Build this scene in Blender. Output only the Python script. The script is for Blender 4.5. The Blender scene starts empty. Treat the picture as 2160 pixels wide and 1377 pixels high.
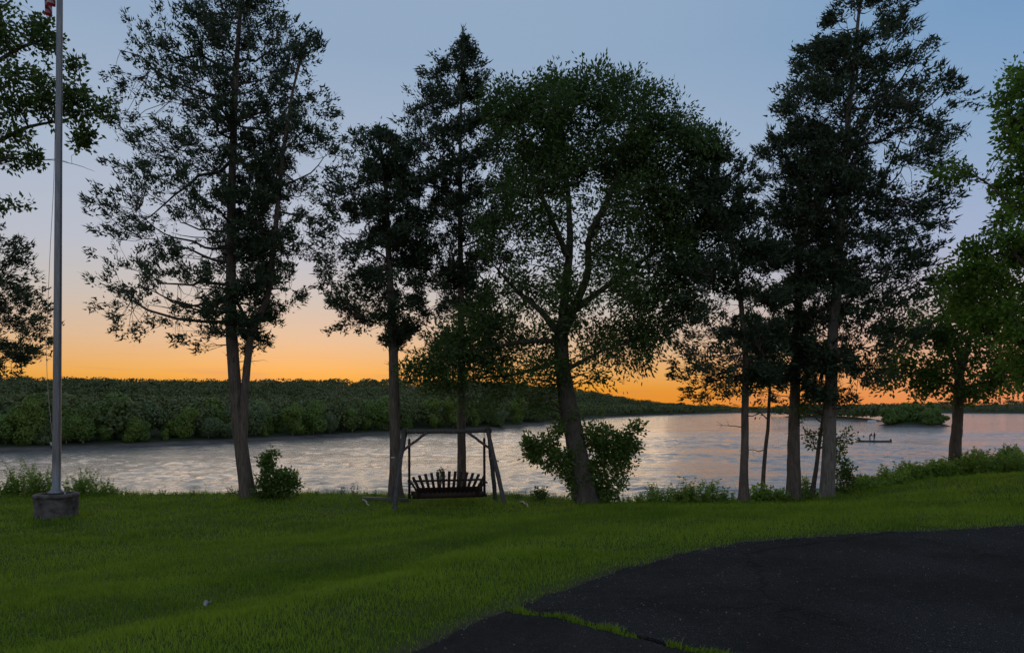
import bpy, math, random
import numpy as np
from mathutils import Vector

sc = bpy.context.scene
COL = sc.collection
R = math.radians

# ------------------------------------------------------------------ camera
CAMZ, F, HY, WATER = 1.75, 1440.0, 860.0, -5.75
cam = bpy.data.cameras.new('camera')
cam.lens = 24.0; cam.sensor_width = 36.0
cam.shift_y = (HY - 688.5) / 2160.0
cam.clip_start = 0.05; cam.clip_end = 9000
camo = bpy.data.objects.new('camera', cam)
camo.location = (0, 0, CAMZ); camo.rotation_euler = (R(90), 0, 0)
COL.objects.link(camo); sc.camera = camo

# ------------------------------------------------------------------ world: dusk sky
SUN_AZ = R(-17)            # the glow stands a little to the left of the view axis
SUN_EL = R(0.5)
world = bpy.data.worlds.new('World'); sc.world = world; world.use_nodes = True
wn, wl = world.node_tree.nodes, world.node_tree.links
wn.clear()
def ramp(stops):
    n = wn.new('ShaderNodeValToRGB'); e = n.color_ramp.elements
    n.color_ramp.interpolation = 'EASE'
    while len(e) < len(stops): e.new(0.5)
    for el, (p, c) in zip(e, stops): el.position = p; el.color = (*c, 1)
    n.color_ramp.interpolation = 'LINEAR'
    return n
def wmath(op, a, b=None):
    n = wn.new('ShaderNodeMath'); n.operation = op
    for i, v in enumerate((a, b)):
        if v is None: continue
        if isinstance(v, (int, float)): n.inputs[i].default_value = v
        else: wl.new(v, n.inputs[i])
    return n.outputs[0]
tc = wn.new('ShaderNodeTexCoord'); sx = wn.new('ShaderNodeSeparateXYZ'); wl.new(tc.outputs['Generated'], sx.inputs[0])
X_, Y_, Z_ = sx.outputs
# cosine of the azimuth from the glow
hl = wmath('SQRT', wmath('ADD', wmath('ADD', wmath('MULTIPLY', X_, X_), wmath('MULTIPLY', Y_, Y_)), 1e-6))
ca = wmath('DIVIDE', wmath('ADD', wmath('MULTIPLY', X_, math.sin(SUN_AZ)), wmath('MULTIPLY', Y_, math.cos(SUN_AZ))), hl)
zz = wmath('MAXIMUM', Z_, 0.0)
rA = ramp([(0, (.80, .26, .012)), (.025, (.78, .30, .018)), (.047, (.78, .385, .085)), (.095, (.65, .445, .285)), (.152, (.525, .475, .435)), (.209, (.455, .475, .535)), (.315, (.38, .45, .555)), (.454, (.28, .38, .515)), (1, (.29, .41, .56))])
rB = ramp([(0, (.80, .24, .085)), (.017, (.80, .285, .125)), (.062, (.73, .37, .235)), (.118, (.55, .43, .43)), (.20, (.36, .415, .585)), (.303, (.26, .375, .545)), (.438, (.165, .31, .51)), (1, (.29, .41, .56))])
rC = ramp([(0, (.52, .49, .54)), (.05, (.60, .55, .58)), (.12, (.66, .60, .61)), (.25, (.58, .59, .66)), (.5, (.42, .51, .64)), (1, (.29, .41, .56))])  # unseen sky behind the camera; it and the zenith brightened to fill the lawn
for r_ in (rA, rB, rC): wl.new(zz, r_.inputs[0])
def mrange(v, a, b):
    n = wn.new('ShaderNodeMapRange'); n.clamp = True; n.interpolation_type = 'SMOOTHSTEP'
    wl.new(v, n.inputs[0]); n.inputs[1].default_value = a; n.inputs[2].default_value = b
    return n.outputs[0]
def wmix(f, a, b):
    n = wn.new('ShaderNodeMix'); n.data_type = 'RGBA'
    wl.new(f, n.inputs[0]); wl.new(a, n.inputs[6]); wl.new(b, n.inputs[7]); return n.outputs[2]
sky1 = wmix(mrange(ca, 0.98, 0.52), rA.outputs[0], rB.outputs[0])
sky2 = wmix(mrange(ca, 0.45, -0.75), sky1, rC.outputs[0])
# thin streaks of cloud low over the water
cm = wn.new('ShaderNodeMapping'); wl.new(tc.outputs['Generated'], cm.inputs[0]); cm.inputs['Scale'].default_value = (3, 3, 42)
cn = wn.new('ShaderNodeTexNoise'); wl.new(cm.outputs[0], cn.inputs[0]); cn.inputs['Scale'].default_value = 2.2; cn.inputs['Detail'].default_value = 5
cf = wmath('MULTIPLY', mrange(cn.outputs[0], .52, .74), mrange(Z_, .10, .03))
clo = wn.new('ShaderNodeRGB'); clo.outputs[0].default_value = (.55, .25, .17, 1)
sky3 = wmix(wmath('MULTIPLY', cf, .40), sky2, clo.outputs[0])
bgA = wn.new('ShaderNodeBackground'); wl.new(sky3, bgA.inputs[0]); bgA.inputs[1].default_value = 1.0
nis = wn.new('ShaderNodeTexSky'); nis.sky_type = 'NISHITA'; nis.sun_disc = False
nis.sun_elevation = SUN_EL; nis.sun_rotation = SUN_AZ; nis.dust_density = 3; nis.ozone_density = 3; nis.altitude = 200
bgB = wn.new('ShaderNodeBackground'); wl.new(nis.outputs[0], bgB.inputs[0]); bgB.inputs[1].default_value = 0.05
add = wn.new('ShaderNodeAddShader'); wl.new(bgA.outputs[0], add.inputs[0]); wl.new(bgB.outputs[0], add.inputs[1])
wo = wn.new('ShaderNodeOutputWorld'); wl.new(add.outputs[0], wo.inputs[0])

# the last of the sun: a weak, wide, warm lamp just over the far hills
sl = bpy.data.lights.new('sun', 'SUN'); sl.energy = 0.75; sl.angle = R(60); sl.color = (1, .72, .42)
so = bpy.data.objects.new('sun', sl); COL.objects.link(so)
sd = Vector((math.sin(SUN_AZ) * math.cos(R(7)), math.cos(SUN_AZ) * math.cos(R(7)), math.sin(R(7))))
so.rotation_euler = sd.to_track_quat('Z', 'Y').to_euler(); so.location = (-20, 60, 20)

sc.view_settings.view_transform = 'Standard'; sc.view_settings.look = 'None'
sc.view_settings.exposure = 0.0; sc.view_settings.gamma = 1.0
sc.render.engine = 'CYCLES'
sc.cycles.use_denoising = True
sc.cycles.max_bounces = 6; sc.cycles.diffuse_bounces = 3; sc.cycles.glossy_bounces = 3
sc.cycles.transmission_bounces = 4; sc.cycles.transparent_max_bounces = 4

# ------------------------------------------------------------------ helpers
def wx(px, Y): return (px - 1080.0) / F * Y
def wz(py, Y): return CAMZ - (py - HY) / F * Y
def at(px, py, Y): return np.array((wx(px, Y), Y, wz(py, Y)))
def nrm(v): return v / np.maximum(np.linalg.norm(v, axis=-1, keepdims=True), 1e-9)
def sstep(t): t = np.clip(t, 0, 1); return t * t * (3 - 2 * t)

def tag(o, label=None, cat=None, group=None, kind=None):
    if label: o['label'] = label
    if cat: o['category'] = cat
    if group: o['group'] = group
    if kind: o['kind'] = kind
    return o
def link(name, me, parent=None):
    o = bpy.data.objects.new(name, me); COL.objects.link(o)
    if parent is not None: o.parent = parent
    return o
def empty(name, loc):
    o = bpy.data.objects.new(name, None); COL.objects.link(o); o.location = tuple(loc); o.empty_display_size = .2
    return o
def mesh(name, verts, faces, mat, smooth=False, tone=None):
    """faces: list of int arrays (n,3) or (n,4)."""
    verts = np.asarray(verts, np.float32)
    faces = [np.asarray(f, np.int32) for f in faces if len(f)]
    me = bpy.data.meshes.new(name)
    me.vertices.add(len(verts)); me.vertices.foreach_set('co', verts.ravel())
    li = np.concatenate([f.ravel() for f in faces])
    cnt = np.concatenate([np.full(len(f), f.shape[1], np.int32) for f in faces])
    me.loops.add(len(li)); me.loops.foreach_set('vertex_index', li)
    me.polygons.add(len(cnt)); st = np.zeros(len(cnt), np.int32); st[1:] = np.cumsum(cnt)[:-1]
    me.polygons.foreach_set('loop_start', st); me.polygons.foreach_set('loop_total', cnt)
    if smooth: me.polygons.foreach_set('use_smooth', np.ones(len(cnt), bool))
    if tone is not None:
        a = me.attributes.new('tone', 'FLOAT', 'FACE'); a.data.foreach_set('value', np.asarray(tone, np.float32))
    me.update(calc_edges=True)
    if mat: me.materials.append(mat)
    return me

ORD = 'first second third fourth fifth sixth seventh eighth ninth tenth eleventh twelfth thirteenth fourteenth fifteenth sixteenth seventeenth eighteenth nineteenth twentieth'.split()
class Geo:
    """collects vertices / faces of one mesh"""
    def __init__(s): s.v, s.f, s.t, s.n = [], [], [], 0
    def add(s, v, f, tone=None):
        v = np.asarray(v, float).reshape(-1, 3); f = np.asarray(f, int)
        s.v.append(v); s.f.append(f + s.n); s.n += len(v)
        s.t.append(np.full(len(f), .5) if tone is None else np.asarray(tone, float))
    def tubes(s, P, Rr, S=5, cap=False):
        """P (N,K,3), Rr (N,K)"""
        P = np.asarray(P, float); Rr = np.asarray(Rr, float)
        N, K, _ = P.shape
        T = nrm(np.gradient(P, axis=1))
        ref = np.where(np.abs(T[..., 2:3]) > .9, np.array((1., 0, 0)), np.array((0, 0, 1.)))
        ref = np.broadcast_to(ref[:, K // 2:K // 2 + 1], T.shape)
        A = nrm(np.cross(T, ref)); B = np.cross(T, A)
        th = np.arange(S) / S * 2 * math.pi
        V = P[:, :, None] + Rr[:, :, None, None] * (np.cos(th)[:, None] * A[:, :, None] + np.sin(th)[:, None] * B[:, :, None])
        idx = np.arange(N * K * S).reshape(N, K, S); nx = np.roll(idx, -1, 2)
        Fq = np.stack([idx[:, :-1], nx[:, :-1], nx[:, 1:], idx[:, 1:]], -1).reshape(-1, 4)
        base = s.n
        s.add(V.reshape(-1, 3), Fq)
        if cap:
            for i in range(N):
                for k, rev in ((0, 1), (K - 1, 0)):
                    ring = idx[i, k] + 0
                    c = P[i, k]; vi = s.n
                    s.v.append(c[None]); s.n += 1
                    fs = np.array([(base + ring[j], base + ring[(j + 1) % S], vi) for j in range(S)])
                    s.f.append(fs[:, ::-1] if not rev else fs); s.t.append(np.full(S, .5))
    def box(s, c, h, rot=None):
        c = np.asarray(c, float); h = np.asarray(h, float)
        q = np.array([(x, y, z) for z in (-1, 1) for y in (-1, 1) for x in (-1, 1)], float) * h
        if rot is not None: q = q @ np.asarray(rot).T
        s.add(q + c, [(0, 2, 3, 1), (4, 5, 7, 6), (0, 1, 5, 4), (2, 6, 7, 3), (0, 4, 6, 2), (1, 3, 7, 5)])
    def bar(s, p0, p1, w, d, side=(1, 0, 0)):
        p0, p1 = np.asarray(p0, float), np.asarray(p1, float)
        t = p1 - p0; L = np.linalg.norm(t); t /= L
        a = np.asarray(side, float); a = a - t * a.dot(t); a /= np.linalg.norm(a); b = np.cross(t, a)
        s.box((p0 + p1) / 2, (w / 2, d / 2, L / 2), np.stack([a, b, t], 1))
    def build(s, name, mat, parent=None, smooth=False, loc=None):
        v = np.concatenate(s.v)
        if loc is not None: v = v - np.asarray(loc)
        f3 = [f for f in s.f if f.shape[1] == 3]; f4 = [f for f in s.f if f.shape[1] == 4]
        t = [t for f, t in zip(s.f, s.t) if f.shape[1] == 3] + [t for f, t in zip(s.f, s.t) if f.shape[1] == 4]
        fs = ([np.concatenate(f3)] if f3 else []) + ([np.concatenate(f4)] if f4 else [])
        return link(name, mesh(name, v, fs, mat, smooth, np.concatenate(t)), parent)

# ------------------------------------------------------------------ materials
def newmat(name):
    m = bpy.data.materials.new(name); m.use_nodes = True
    n = m.node_tree.nodes; n.clear()
    return m, n, m.node_tree.links
def outp(n, l, sh):
    o = n.new('ShaderNodeOutputMaterial'); l.new(sh, o.inputs[0]); return o
def noise(n, l, scale, detail=4, vec=None, stretch=None, coord='Object', rough=.55):
    tcn = n.new('ShaderNodeTexCoord'); src = tcn.outputs[coord] if vec is None else vec
    if stretch:
        mp = n.new('ShaderNodeMapping'); l.new(src, mp.inputs[0]); mp.inputs['Scale'].default_value = stretch; src = mp.outputs[0]
    t = n.new('ShaderNodeTexNoise'); l.new(src, t.inputs[0]); t.inputs['Scale'].default_value = scale; t.inputs['Detail'].default_value = detail; t.inputs['Roughness'].default_value = rough
    return t.outputs[0]
def cramp(n, l, fac, stops):
    r = n.new('ShaderNodeValToRGB'); e = r.color_ramp.elements
    while len(e) < len(stops): e.new(.5)
    for el, (p, c) in zip(e, stops): el.position = p; el.color = (*c, 1)
    l.new(fac, r.inputs[0]); return r.outputs[0]
def mixc(n, l, fac, a, b, mode='MIX'):
    m = n.new('ShaderNodeMix'); m.data_type = 'RGBA'; m.blend_type = mode
    for i, v in ((0, fac), (6, a), (7, b)):
        if isinstance(v, (int, float)): m.inputs[i].default_value = v
        elif isinstance(v, tuple): m.inputs[i].default_value = (*v, 1)
        else: l.new(v, m.inputs[i])
    return m.outputs[2]
def bump(n, l, h, strength, dist):
    b = n.new('ShaderNodeBump'); l.new(h, b.inputs['Height']); b.inputs['Strength'].default_value = strength; b.inputs['Distance'].default_value = dist
    return b.outputs[0]
def bsdf(n, l, col, rough=.8, spec=.3, normal=None, metal=0):
    p = n.new('ShaderNodeBsdfPrincipled')
    if isinstance(col, tuple): p.inputs['Base Color'].default_value = (*col, 1)
    else: l.new(col, p.inputs['Base Color'])
    if isinstance(rough, (int, float)): p.inputs['Roughness'].default_value = rough
    else: l.new(rough, p.inputs['Roughness'])
    p.inputs['Specular IOR Level'].default_value = spec; p.inputs['Metallic'].default_value = metal
    if normal is not None: l.new(normal, p.inputs['Normal'])
    return p.outputs[0]

def leaf_mat(name, dark, light, trans=.3, nscale=.9, rough=.6):
    m, n, l = newmat(name)
    at_ = n.new('ShaderNodeAttribute'); at_.attribute_name = 'tone'
    c = mixc(n, l, at_.outputs['Fac'], dark, light)
    ns = noise(n, l, nscale, 3)
    c = mixc(n, l, cramp(n, l, ns, [(.3, (0, 0, 0)), (.7, (1, 1, 1))]), c, mixc(n, l, .55, c, light))
    p = bsdf(n, l, c, rough, .25)
    if trans > 0:
        t = n.new('ShaderNodeBsdfTranslucent'); l.new(c, t.inputs[0])
        mx = n.new('ShaderNodeMixShader'); mx.inputs[0].default_value = trans
        l.new(p, mx.inputs[1]); l.new(t.outputs[0], mx.inputs[2]); p = mx.outputs[0]
    outp(n, l, p); return m
def bark_mat(name, dark, light, sx=9, sz=1.6, depth=.03):
    m, n, l = newmat(name)
    a = noise(n, l, 2.2, 7, stretch=(sx, sx, sz), rough=.65); b = noise(n, l, 1.3, 3)
    c = cramp(n, l, a, [(.3, dark), (.68, light)])
    c = mixc(n, l, b, c, mixc(n, l, .4, c, (.10, .105, .09)))
    outp(n, l, bsdf(n, l, c, .92, .12, bump(n, l, a, 1.0, depth * 1.8))); return m
def plain_mat(name, a, b, scale=6, rough=.7, spec=.3, stretch=None, bs=.3, bd=.01, metal=0):
    m, n, l = newmat(name)
    t = noise(n, l, scale, 6, stretch=stretch)
    c = cramp(n, l, t, [(.3, a), (.7, b)])
    outp(n, l, bsdf(n, l, c, rough, spec, bump(n, l, t, bs, bd), metal)); return m

M_CEDAR = leaf_mat('cedar_foliage', (.020, .036, .020), (.052, .080, .040), .25)
M_BROAD = leaf_mat('broad_leaf', (.028, .060, .014), (.072, .124, .027), .40)
M_MAPLE = leaf_mat('maple_leaf', (.062, .140, .018), (.150, .255, .034), .46)
M_OAK = leaf_mat('oak_leaf', (.034, .066, .015), (.080, .13, .030), .38)
M_WEED = leaf_mat('weed_leaf', (.11, .20, .030), (.235, .36, .055), .48)
M_SHRUB = leaf_mat('shrub_leaf', (.046, .095, .018), (.105, .175, .032), .42)
M_BANK = leaf_mat('bank_tree_leaf', (.055, .108, .024), (.135, .21, .044), .25, .12)
M_BANKY = leaf_mat('poplar_leaf', (.062, .112, .020), (.150, .215, .040), .25, .12)
M_BANKG = leaf_mat('grey_willow_leaf', (.060, .098, .040), (.130, .175, .075), .25, .12)
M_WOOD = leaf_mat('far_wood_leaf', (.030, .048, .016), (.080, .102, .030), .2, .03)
M_ISLE = leaf_mat('willow_leaf', (.050, .105, .025), (.12, .19, .04), .25, .12)
M_GRASS = leaf_mat('grass_blade', (.068, .140, .008), (.22, .325, .022), .48, .55)
M_BARKC = bark_mat('cedar_bark', (.040, .030, .024), (.17, .135, .11))
M_BARKG = bark_mat('grey_bark', (.06, .052, .046), (.24, .215, .19))
M_BARKD = bark_mat('dark_bark', (.028, .024, .020), (.10, .085, .07), 7, 2.2)
M_TWIG = plain_mat('twig_bark', (.035, .027, .02), (.08, .065, .05), 20)
M_STEM = plain_mat('green_stem', (.05, .08, .02), (.10, .12, .04), 20)
M_TIMBER = plain_mat('weathered_timber', (.028, .026, .025), (.105, .098, .095), 3, .88, .12, (14, 14, 1.2), .5, .006)
M_BENCH = plain_mat('stained_bench_wood', (.013, .010, .009), (.042, .027, .021), 4, .8, .15, (9, 9, 1.5), .3, .004)
M_PLANK = plain_mat('grey_plank', (.05, .045, .04), (.12, .11, .10), 5, .8, .2, (2, 12, 12))
M_STEEL = plain_mat('brushed_aluminium', (.10, .112, .125), (.19, .20, .215), 8, .45, .5, (6, 6, .3), .08, .002, .6)
M_CHAIN = plain_mat('chain_metal', (.18, .18, .18), (.35, .35, .35), 30, .45, .5, None, .2, .002, .8)
M_CONC = plain_mat('rough_concrete', (.028, .025, .025), (.125, .115, .112), 6, .92, .15, None, 1.0, .05)
M_SOIL = plain_mat('soil', (.02, .016, .012), (.06, .048, .035), 14, .95, .1, None, .8, .03)
M_ROPE = plain_mat('rope', (.22, .20, .17), (.38, .35, .30), 60)
M_PALE = plain_mat('bleached_stick', (.20, .17, .13), (.36, .31, .25), 18)
M_PAPER = plain_mat('paper_scrap', (.22, .22, .23), (.40, .40, .40), 12)
M_PEBBLE = plain_mat('pebble', (.05, .05, .055), (.20, .19, .18), 20)
M_HULL = plain_mat('painted_hull', (.020, .022, .026), (.05, .052, .055), 3, .5, .4)

# lawn soil: green thatch on the lawn, bare earth beside the tarmac and on the bank
m, n, l = newmat('lawn_soil')
ed = n.new('ShaderNodeAttribute'); ed.attribute_name = 'bare'
t1 = noise(n, l, 1.1, 6); t2 = noise(n, l, 26, 5)
g = cramp(n, l, t1, [(.35, (.038, .064, .008)), (.65, (.062, .088, .011))])
g = mixc(n, l, t2, g, (.040, .052, .012))
e_ = cramp(n, l, t2, [(.3, (.030, .023, .016)), (.75, (.085, .068, .050))])
outp(n, l, bsdf(n, l, mixc(n, l, ed.outputs['Fac'], g, e_), .95, .1, bump(n, l, t2, .8, .03)))
M_LAWN = m
# tarmac
def tarmac(name, a, b, c):
    m, n, l = newmat(name)
    tcx = n.new('ShaderNodeTexCoord'); ob = tcx.outputs['Object']
    f = noise(n, l, 120, 2, rough=.75); w = noise(n, l, .7, 6, rough=.6); md = noise(n, l, 7, 5); wp = noise(n, l, 2.2, 4)
    v = n.new('ShaderNodeTexVoronoi'); v.inputs['Scale'].default_value = 85; l.new(ob, v.inputs[0])
    col = cramp(n, l, f, [(.30, a), (.56, b), (.66, c)])
    chip = cramp(n, l, v.outputs['Color'], [(.86, (0, 0, 0)), (.93, (1, 1, 1))])
    col = mixc(n, l, chip, col, c)
    col = mixc(n, l, cramp(n, l, w, [(.40, (0, 0, 0)), (.60, (1, 1, 1))]), col, mixc(n, l, .6, col, (.008, .0075, .008)))
    col = mixc(n, l, cramp(n, l, md, [(.45, (0, 0, 0)), (.75, (.5, .5, .5))]), col, mixc(n, l, .5, col, (.042, .042, .043)))
    # hairline cracks
    ad = n.new('ShaderNodeVectorMath'); ad.operation = 'MULTIPLY_ADD'; l.new(wp, ad.inputs[0]); ad.inputs[1].default_value = (.9, .9, 0); l.new(ob, ad.inputs[2])
    cr = n.new('ShaderNodeTexVoronoi'); cr.feature = 'DISTANCE_TO_EDGE'; cr.inputs['Scale'].default_value = .27; l.new(ad.outputs[0], cr.inputs[0])
    line = cramp(n, l, cr.outputs['Distance'], [(.002, (.55, .55, .55)), (.007, (0, 0, 0))])
    col = mixc(n, l, line, col, (.004, .004, .004))
    h = n.new('ShaderNodeMath'); h.operation = 'ADD'; l.new(v.outputs['Distance'], h.inputs[0]); l.new(md, h.inputs[1])
    h2 = n.new('ShaderNodeMath'); h2.operation = 'SUBTRACT'; l.new(h.outputs[0], h2.inputs[0]); l.new(line, h2.inputs[1])
    outp(n, l, bsdf(n, l, col, .92, .07, bump(n, l, h2.outputs[0], .9, .014))); return m
M_TAR = tarmac('tarmac', (.0065, .0065, .0068), (.019, .0188, .0192), (.125, .122, .118))
M_TAR2 = tarmac('old_tarmac', (.012, .010, .010), (.030, .026, .026), (.09, .085, .08))
# river
m, n, l = newmat('river_water')
tcx = n.new('ShaderNodeTexCoord')
def wv(scale, st, d): return noise(n, l, scale, d, vec=tcx.outputs['Object'], stretch=st, rough=.6)
w1 = wv(1.0, (.34, .62, 1), 5); w2 = wv(1.0, (1.5, 3.0, 1), 4); w3 = wv(1.0, (.035, .14, 1), 5)
def mad(a, k, b=None):
    q = n.new('ShaderNodeMath'); q.operation = 'MULTIPLY_ADD'; l.new(a, q.inputs[0]); q.inputs[1].default_value = k
    if b is None: q.inputs[2].default_value = 0
    else: l.new(b, q.inputs[2])
    return q.outputs[0]
h = mad(w1, .55, mad(w2, .34, mad(w3, .5)))
rg = cramp(n, l, w3, [(.35, (.05, .05, .05)), (.65, (.16, .16, .16))])
p = n.new('ShaderNodeBsdfPrincipled'); p.inputs['Base Color'].default_value = (.19, .18, .165, 1)
l.new(rg, p.inputs['Roughness']); p.inputs['IOR'].default_value = 1.33; p.inputs['Specular IOR Level'].default_value = .5
l.new(bump(n, l, h, 1.0, .35), p.inputs['Normal'])
outp(n, l, p.outputs[0]); M_WATER = m
# far ground: mud at the water's edge, dark woodland floor above
m, n, l = newmat('far_ground')
ge = n.new('ShaderNodeNewGeometry'); sp = n.new('ShaderNodeSeparateXYZ'); l.new(ge.outputs['Position'], sp.inputs[0])
mr = n.new('ShaderNodeMapRange'); l.new(sp.outputs[2], mr.inputs[0]); mr.inputs[1].default_value = WATER + .5; mr.inputs[2].default_value = WATER + .9
outp(n, l, bsdf(n, l, mixc(n, l, mr.outputs[0], cramp(n, l, noise(n, l, .3, 5), [(.3, (.045, .04, .036)), (.7, (.115, .10, .094))]), (.020, .030, .012)), .95, .1))
M_FAR = m
M_SAND = plain_mat('pale_sand', (.36, .34, .31), (.52, .50, .46), 2)
# flag: thirteen stripes and a blue canton from the sheet's own UV
m, n, l = newmat('flag_cloth')
uv = n.new('ShaderNodeUVMap'); sp = n.new('ShaderNodeSeparateXYZ'); l.new(uv.outputs[0], sp.inputs[0])
def nm(op, a, b):
    q = n.new('ShaderNodeMath'); q.operation = op
    for i, v in enumerate((a, b)):
        if isinstance(v, (int, float)): q.inputs[i].default_value = v
        else: l.new(v, q.inputs[i])
    return q.outputs[0]
st = nm('LESS_THAN', nm('MODULO', nm('MULTIPLY', sp.outputs[1], 13.0), 2.0), 1.0)
c = mixc(n, l, st, (.62, .60, .58), (.30, .018, .035))
can = nm('MULTIPLY', nm('LESS_THAN', sp.outputs[0], .4), nm('LESS_THAN', sp.outputs[1], 7 / 13))
c = mixc(n, l, can, c, (.02, .03, .10))
p = bsdf(n, l, c, .8, .2); t = n.new('ShaderNodeBsdfTranslucent'); l.new(c, t.inputs[0])
mx = n.new('ShaderNodeMixShader'); mx.inputs[0].default_value = .12; l.new(p, mx.inputs[1]); l.new(t.outputs[0], mx.inputs[2])
outp(n, l, mx.outputs[0]); M_FLAG = m

# ------------------------------------------------------------------ terrain of the near bank
EDGE = [(-3.25, -40), (-3.15, 0), (-3.0, 2), (-2.4, 3.4), (-1.6, 4.2), (-.71, 4.87), (-.31, 5.6), (.04, 6.0), (.45, 6.46), (1.1, 7.3), (2.1, 8.26), (3.25, 9.0), (4.75, 9.5), (6.26, 9.8), (7.6, 10.16), (11, 10.8), (20, 11.6), (60, 12)]
EX, EY = np.array(EDGE, float).T
_xs = np.concatenate([np.linspace(-3.25, -3.0, 8), np.linspace(-3, 12, 260), np.linspace(12.2, 60, 30)])
_ys = np.interp(_xs, EX, EY)
for _ in range(3): _ys[9:-1] = (_ys[8:-2] + 2 * _ys[9:-1] + _ys[10:]) / 4
def edge_y(x): return np.interp(x, _xs, _ys)
EDP = np.stack([_xs, _ys], 1)
BX = [-400, -60, -25, -12, -7.5, -4, 0, 1.8, 3.5, 5, 6.6, 8.5, 10.5, 13, 18, 30, 60, 400]
BY = [19.6, 19.6, 19.4, 19.4, 19.5, 19.5, 19.2, 18.6, 17.5, 17.5, 17.9, 18.4, 19.2, 21.2, 23.5, 27, 33, 60]
def ground_z(X, Y):
    X = np.asarray(X, float); Y = np.asarray(Y, float); sh = X.shape
    x, y = X.ravel(), Y.ravel()
    d = np.empty(len(x))
    for i in range(0, len(x), 20000):
        s = slice(i, i + 20000)
        d[s] = np.sqrt(((x[s, None] - EDP[None, :, 0]) ** 2 + (y[s, None] - EDP[None, :, 1]) ** 2).min(1))
    inside = (y < edge_y(x)) & (x > -3.25)
    z = -.008 - .745 * sstep(d / 9.5)
    z += .62 * sstep((x - 7) / 6) * sstep((y - 10.5) / 5)
    und = .030 * np.sin(x * .9 + y * .5) * np.sin(y * 1.1 - x * .35 + 1) + .012 * np.sin(x * 3.1 + 2) * np.sin(y * 2.7)
    swale = -.10 * np.exp(-((d - 2.9) / .8) ** 2) * sstep((1.5 - x) / 3) + .05 * np.exp(-((d - 1.4) / .8) ** 2) * sstep((3 - x) / 3)
    z += (und + swale) * sstep(d / 2.5)
    z = np.where(inside, -.045, z)
    dd = np.maximum(y - np.interp(x, BX, BY), 0)
    z = z - np.where(dd < 1, .30 * dd * dd, .30 + .60 * (dd - 1))
    z = np.maximum(z, -8.5)
    return z.reshape(sh), d.reshape(sh), inside.reshape(sh), dd.reshape(sh)
def gz(x, y): return float(ground_z(np.array([x]), np.array([y]))[0][0])

gx = np.concatenate([[-420, -250, -150, -90, -60, -45, -35, -30], np.arange(-26, 26.01, .22), [30, 35, 45, 60, 90, 150, 250, 420]])
gy = np.concatenate([[-300, -120, -60, -30, -12, -5], np.arange(-2, 30.01, .22), [33, 37, 42, 50, 64, 80]])
GX, GY = np.meshgrid(gx, gy)
GZ, GD, GI, GB = ground_z(GX, GY)
nv = len(gx)
idx = np.arange(GX.size).reshape(GX.shape)
fq = np.stack([idx[:-1, :-1], idx[:-1, 1:], idx[1:, 1:], idx[1:, :-1]], -1).reshape(-1, 4)
me = mesh('lawn', np.stack([GX, GY, GZ], -1).reshape(-1, 3), [fq], M_LAWN, True)
bare = np.clip(1 - GD / .22, 0, 1); bare[GI] = 1; bare = np.maximum(bare, np.clip(GB / 3, 0, .8))
a = me.attributes.new('bare', 'FLOAT', 'POINT'); a.data.foreach_set('value', bare.ravel().astype(np.float32))
tag(link('lawn', me), 'sloping mown lawn on top of the river bank', kind='structure')

# tarmac: two sheets with an overgrown crack between them
rng = np.random.default_rng(5)
CR = np.array([(-.02, 5.92), (.10, 5.84), (.44, 5.73), (.62, 5.54), (.92, 5.30), (1.43, 4.92), (1.9, 4.4), (2.5, 3.5), (3.0, 1.5), (3.2, -40)])
ct = np.concatenate([[0], np.cumsum(np.linalg.norm(np.diff(CR[:9], axis=0), axis=1))])
cs = np.linspace(0, ct[-1], 90)
CP = np.stack([np.interp(cs, ct, CR[:9, 0]), np.interp(cs, ct, CR[:9, 1])], 1)
CP += np.cumsum(rng.normal(0, .006, CP.shape), 0) * .6 + rng.normal(0, .006, CP.shape)
def sheet(name, pts, mat, z, label):
    import bmesh
    bm = bmesh.new()
    top = [bm.verts.new((p[0], p[1], z)) for p in pts]
    f = bm.faces.new(top)
    if f.normal.z < 0: f.normal_flip()
    ex = bmesh.ops.extrude_face_region(bm, geom=[f])
    for v in [g for g in ex['geom'] if isinstance(g, bmesh.types.BMVert)]: v.co.z = z
    for v in top: v.co.z = z - .07
    bmesh.ops.triangulate(bm, faces=bm.faces[:])
    bm.normal_update(); bmesh.ops.recalc_face_normals(bm, faces=bm.faces[:])
    m_ = bpy.data.meshes.new(name); bm.to_mesh(m_); bm.free(); m_.materials.append(mat)
    return tag(link(name, m_), label, kind='structure')
xe = np.concatenate([np.linspace(-.02, 12, 420), np.linspace(12.3, 60, 40)])
ye = edge_y(xe) + .05 * np.sin(xe * 5) * np.sin(xe * 2.3 + 1) + .03 * np.sin(xe * 17 + 2 * np.sin(xe * 3)) + rng.normal(0, .02, len(xe))
perp = .022
main = [(x, y) for x, y in zip(xe, ye)] + [(60, -40), (3.25, -40), (3.05, 1.4)] + [(p[0] + perp, p[1] + perp) for p in CP[::-1][1:-1]]
sheet('driveway', main, M_TAR, 0.0, 'dark speckled tarmac driveway sweeping round from the lower right')
xe2 = np.linspace(-.06, -3.0, 110)
ye2 = edge_y(xe2) + rng.normal(0, .016, len(xe2))
apron = [(p[0] - perp, p[1] - perp) for p in CP] + [(2.95, 1.4), (3.15, -40), (-3.2, -40)] + [(x, y) for x, y in zip(xe2[::-1], ye2[::-1])]
sheet('driveway_apron', apron, M_TAR2, -.006, 'older brownish strip of tarmac beyond the overgrown crack')

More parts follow.
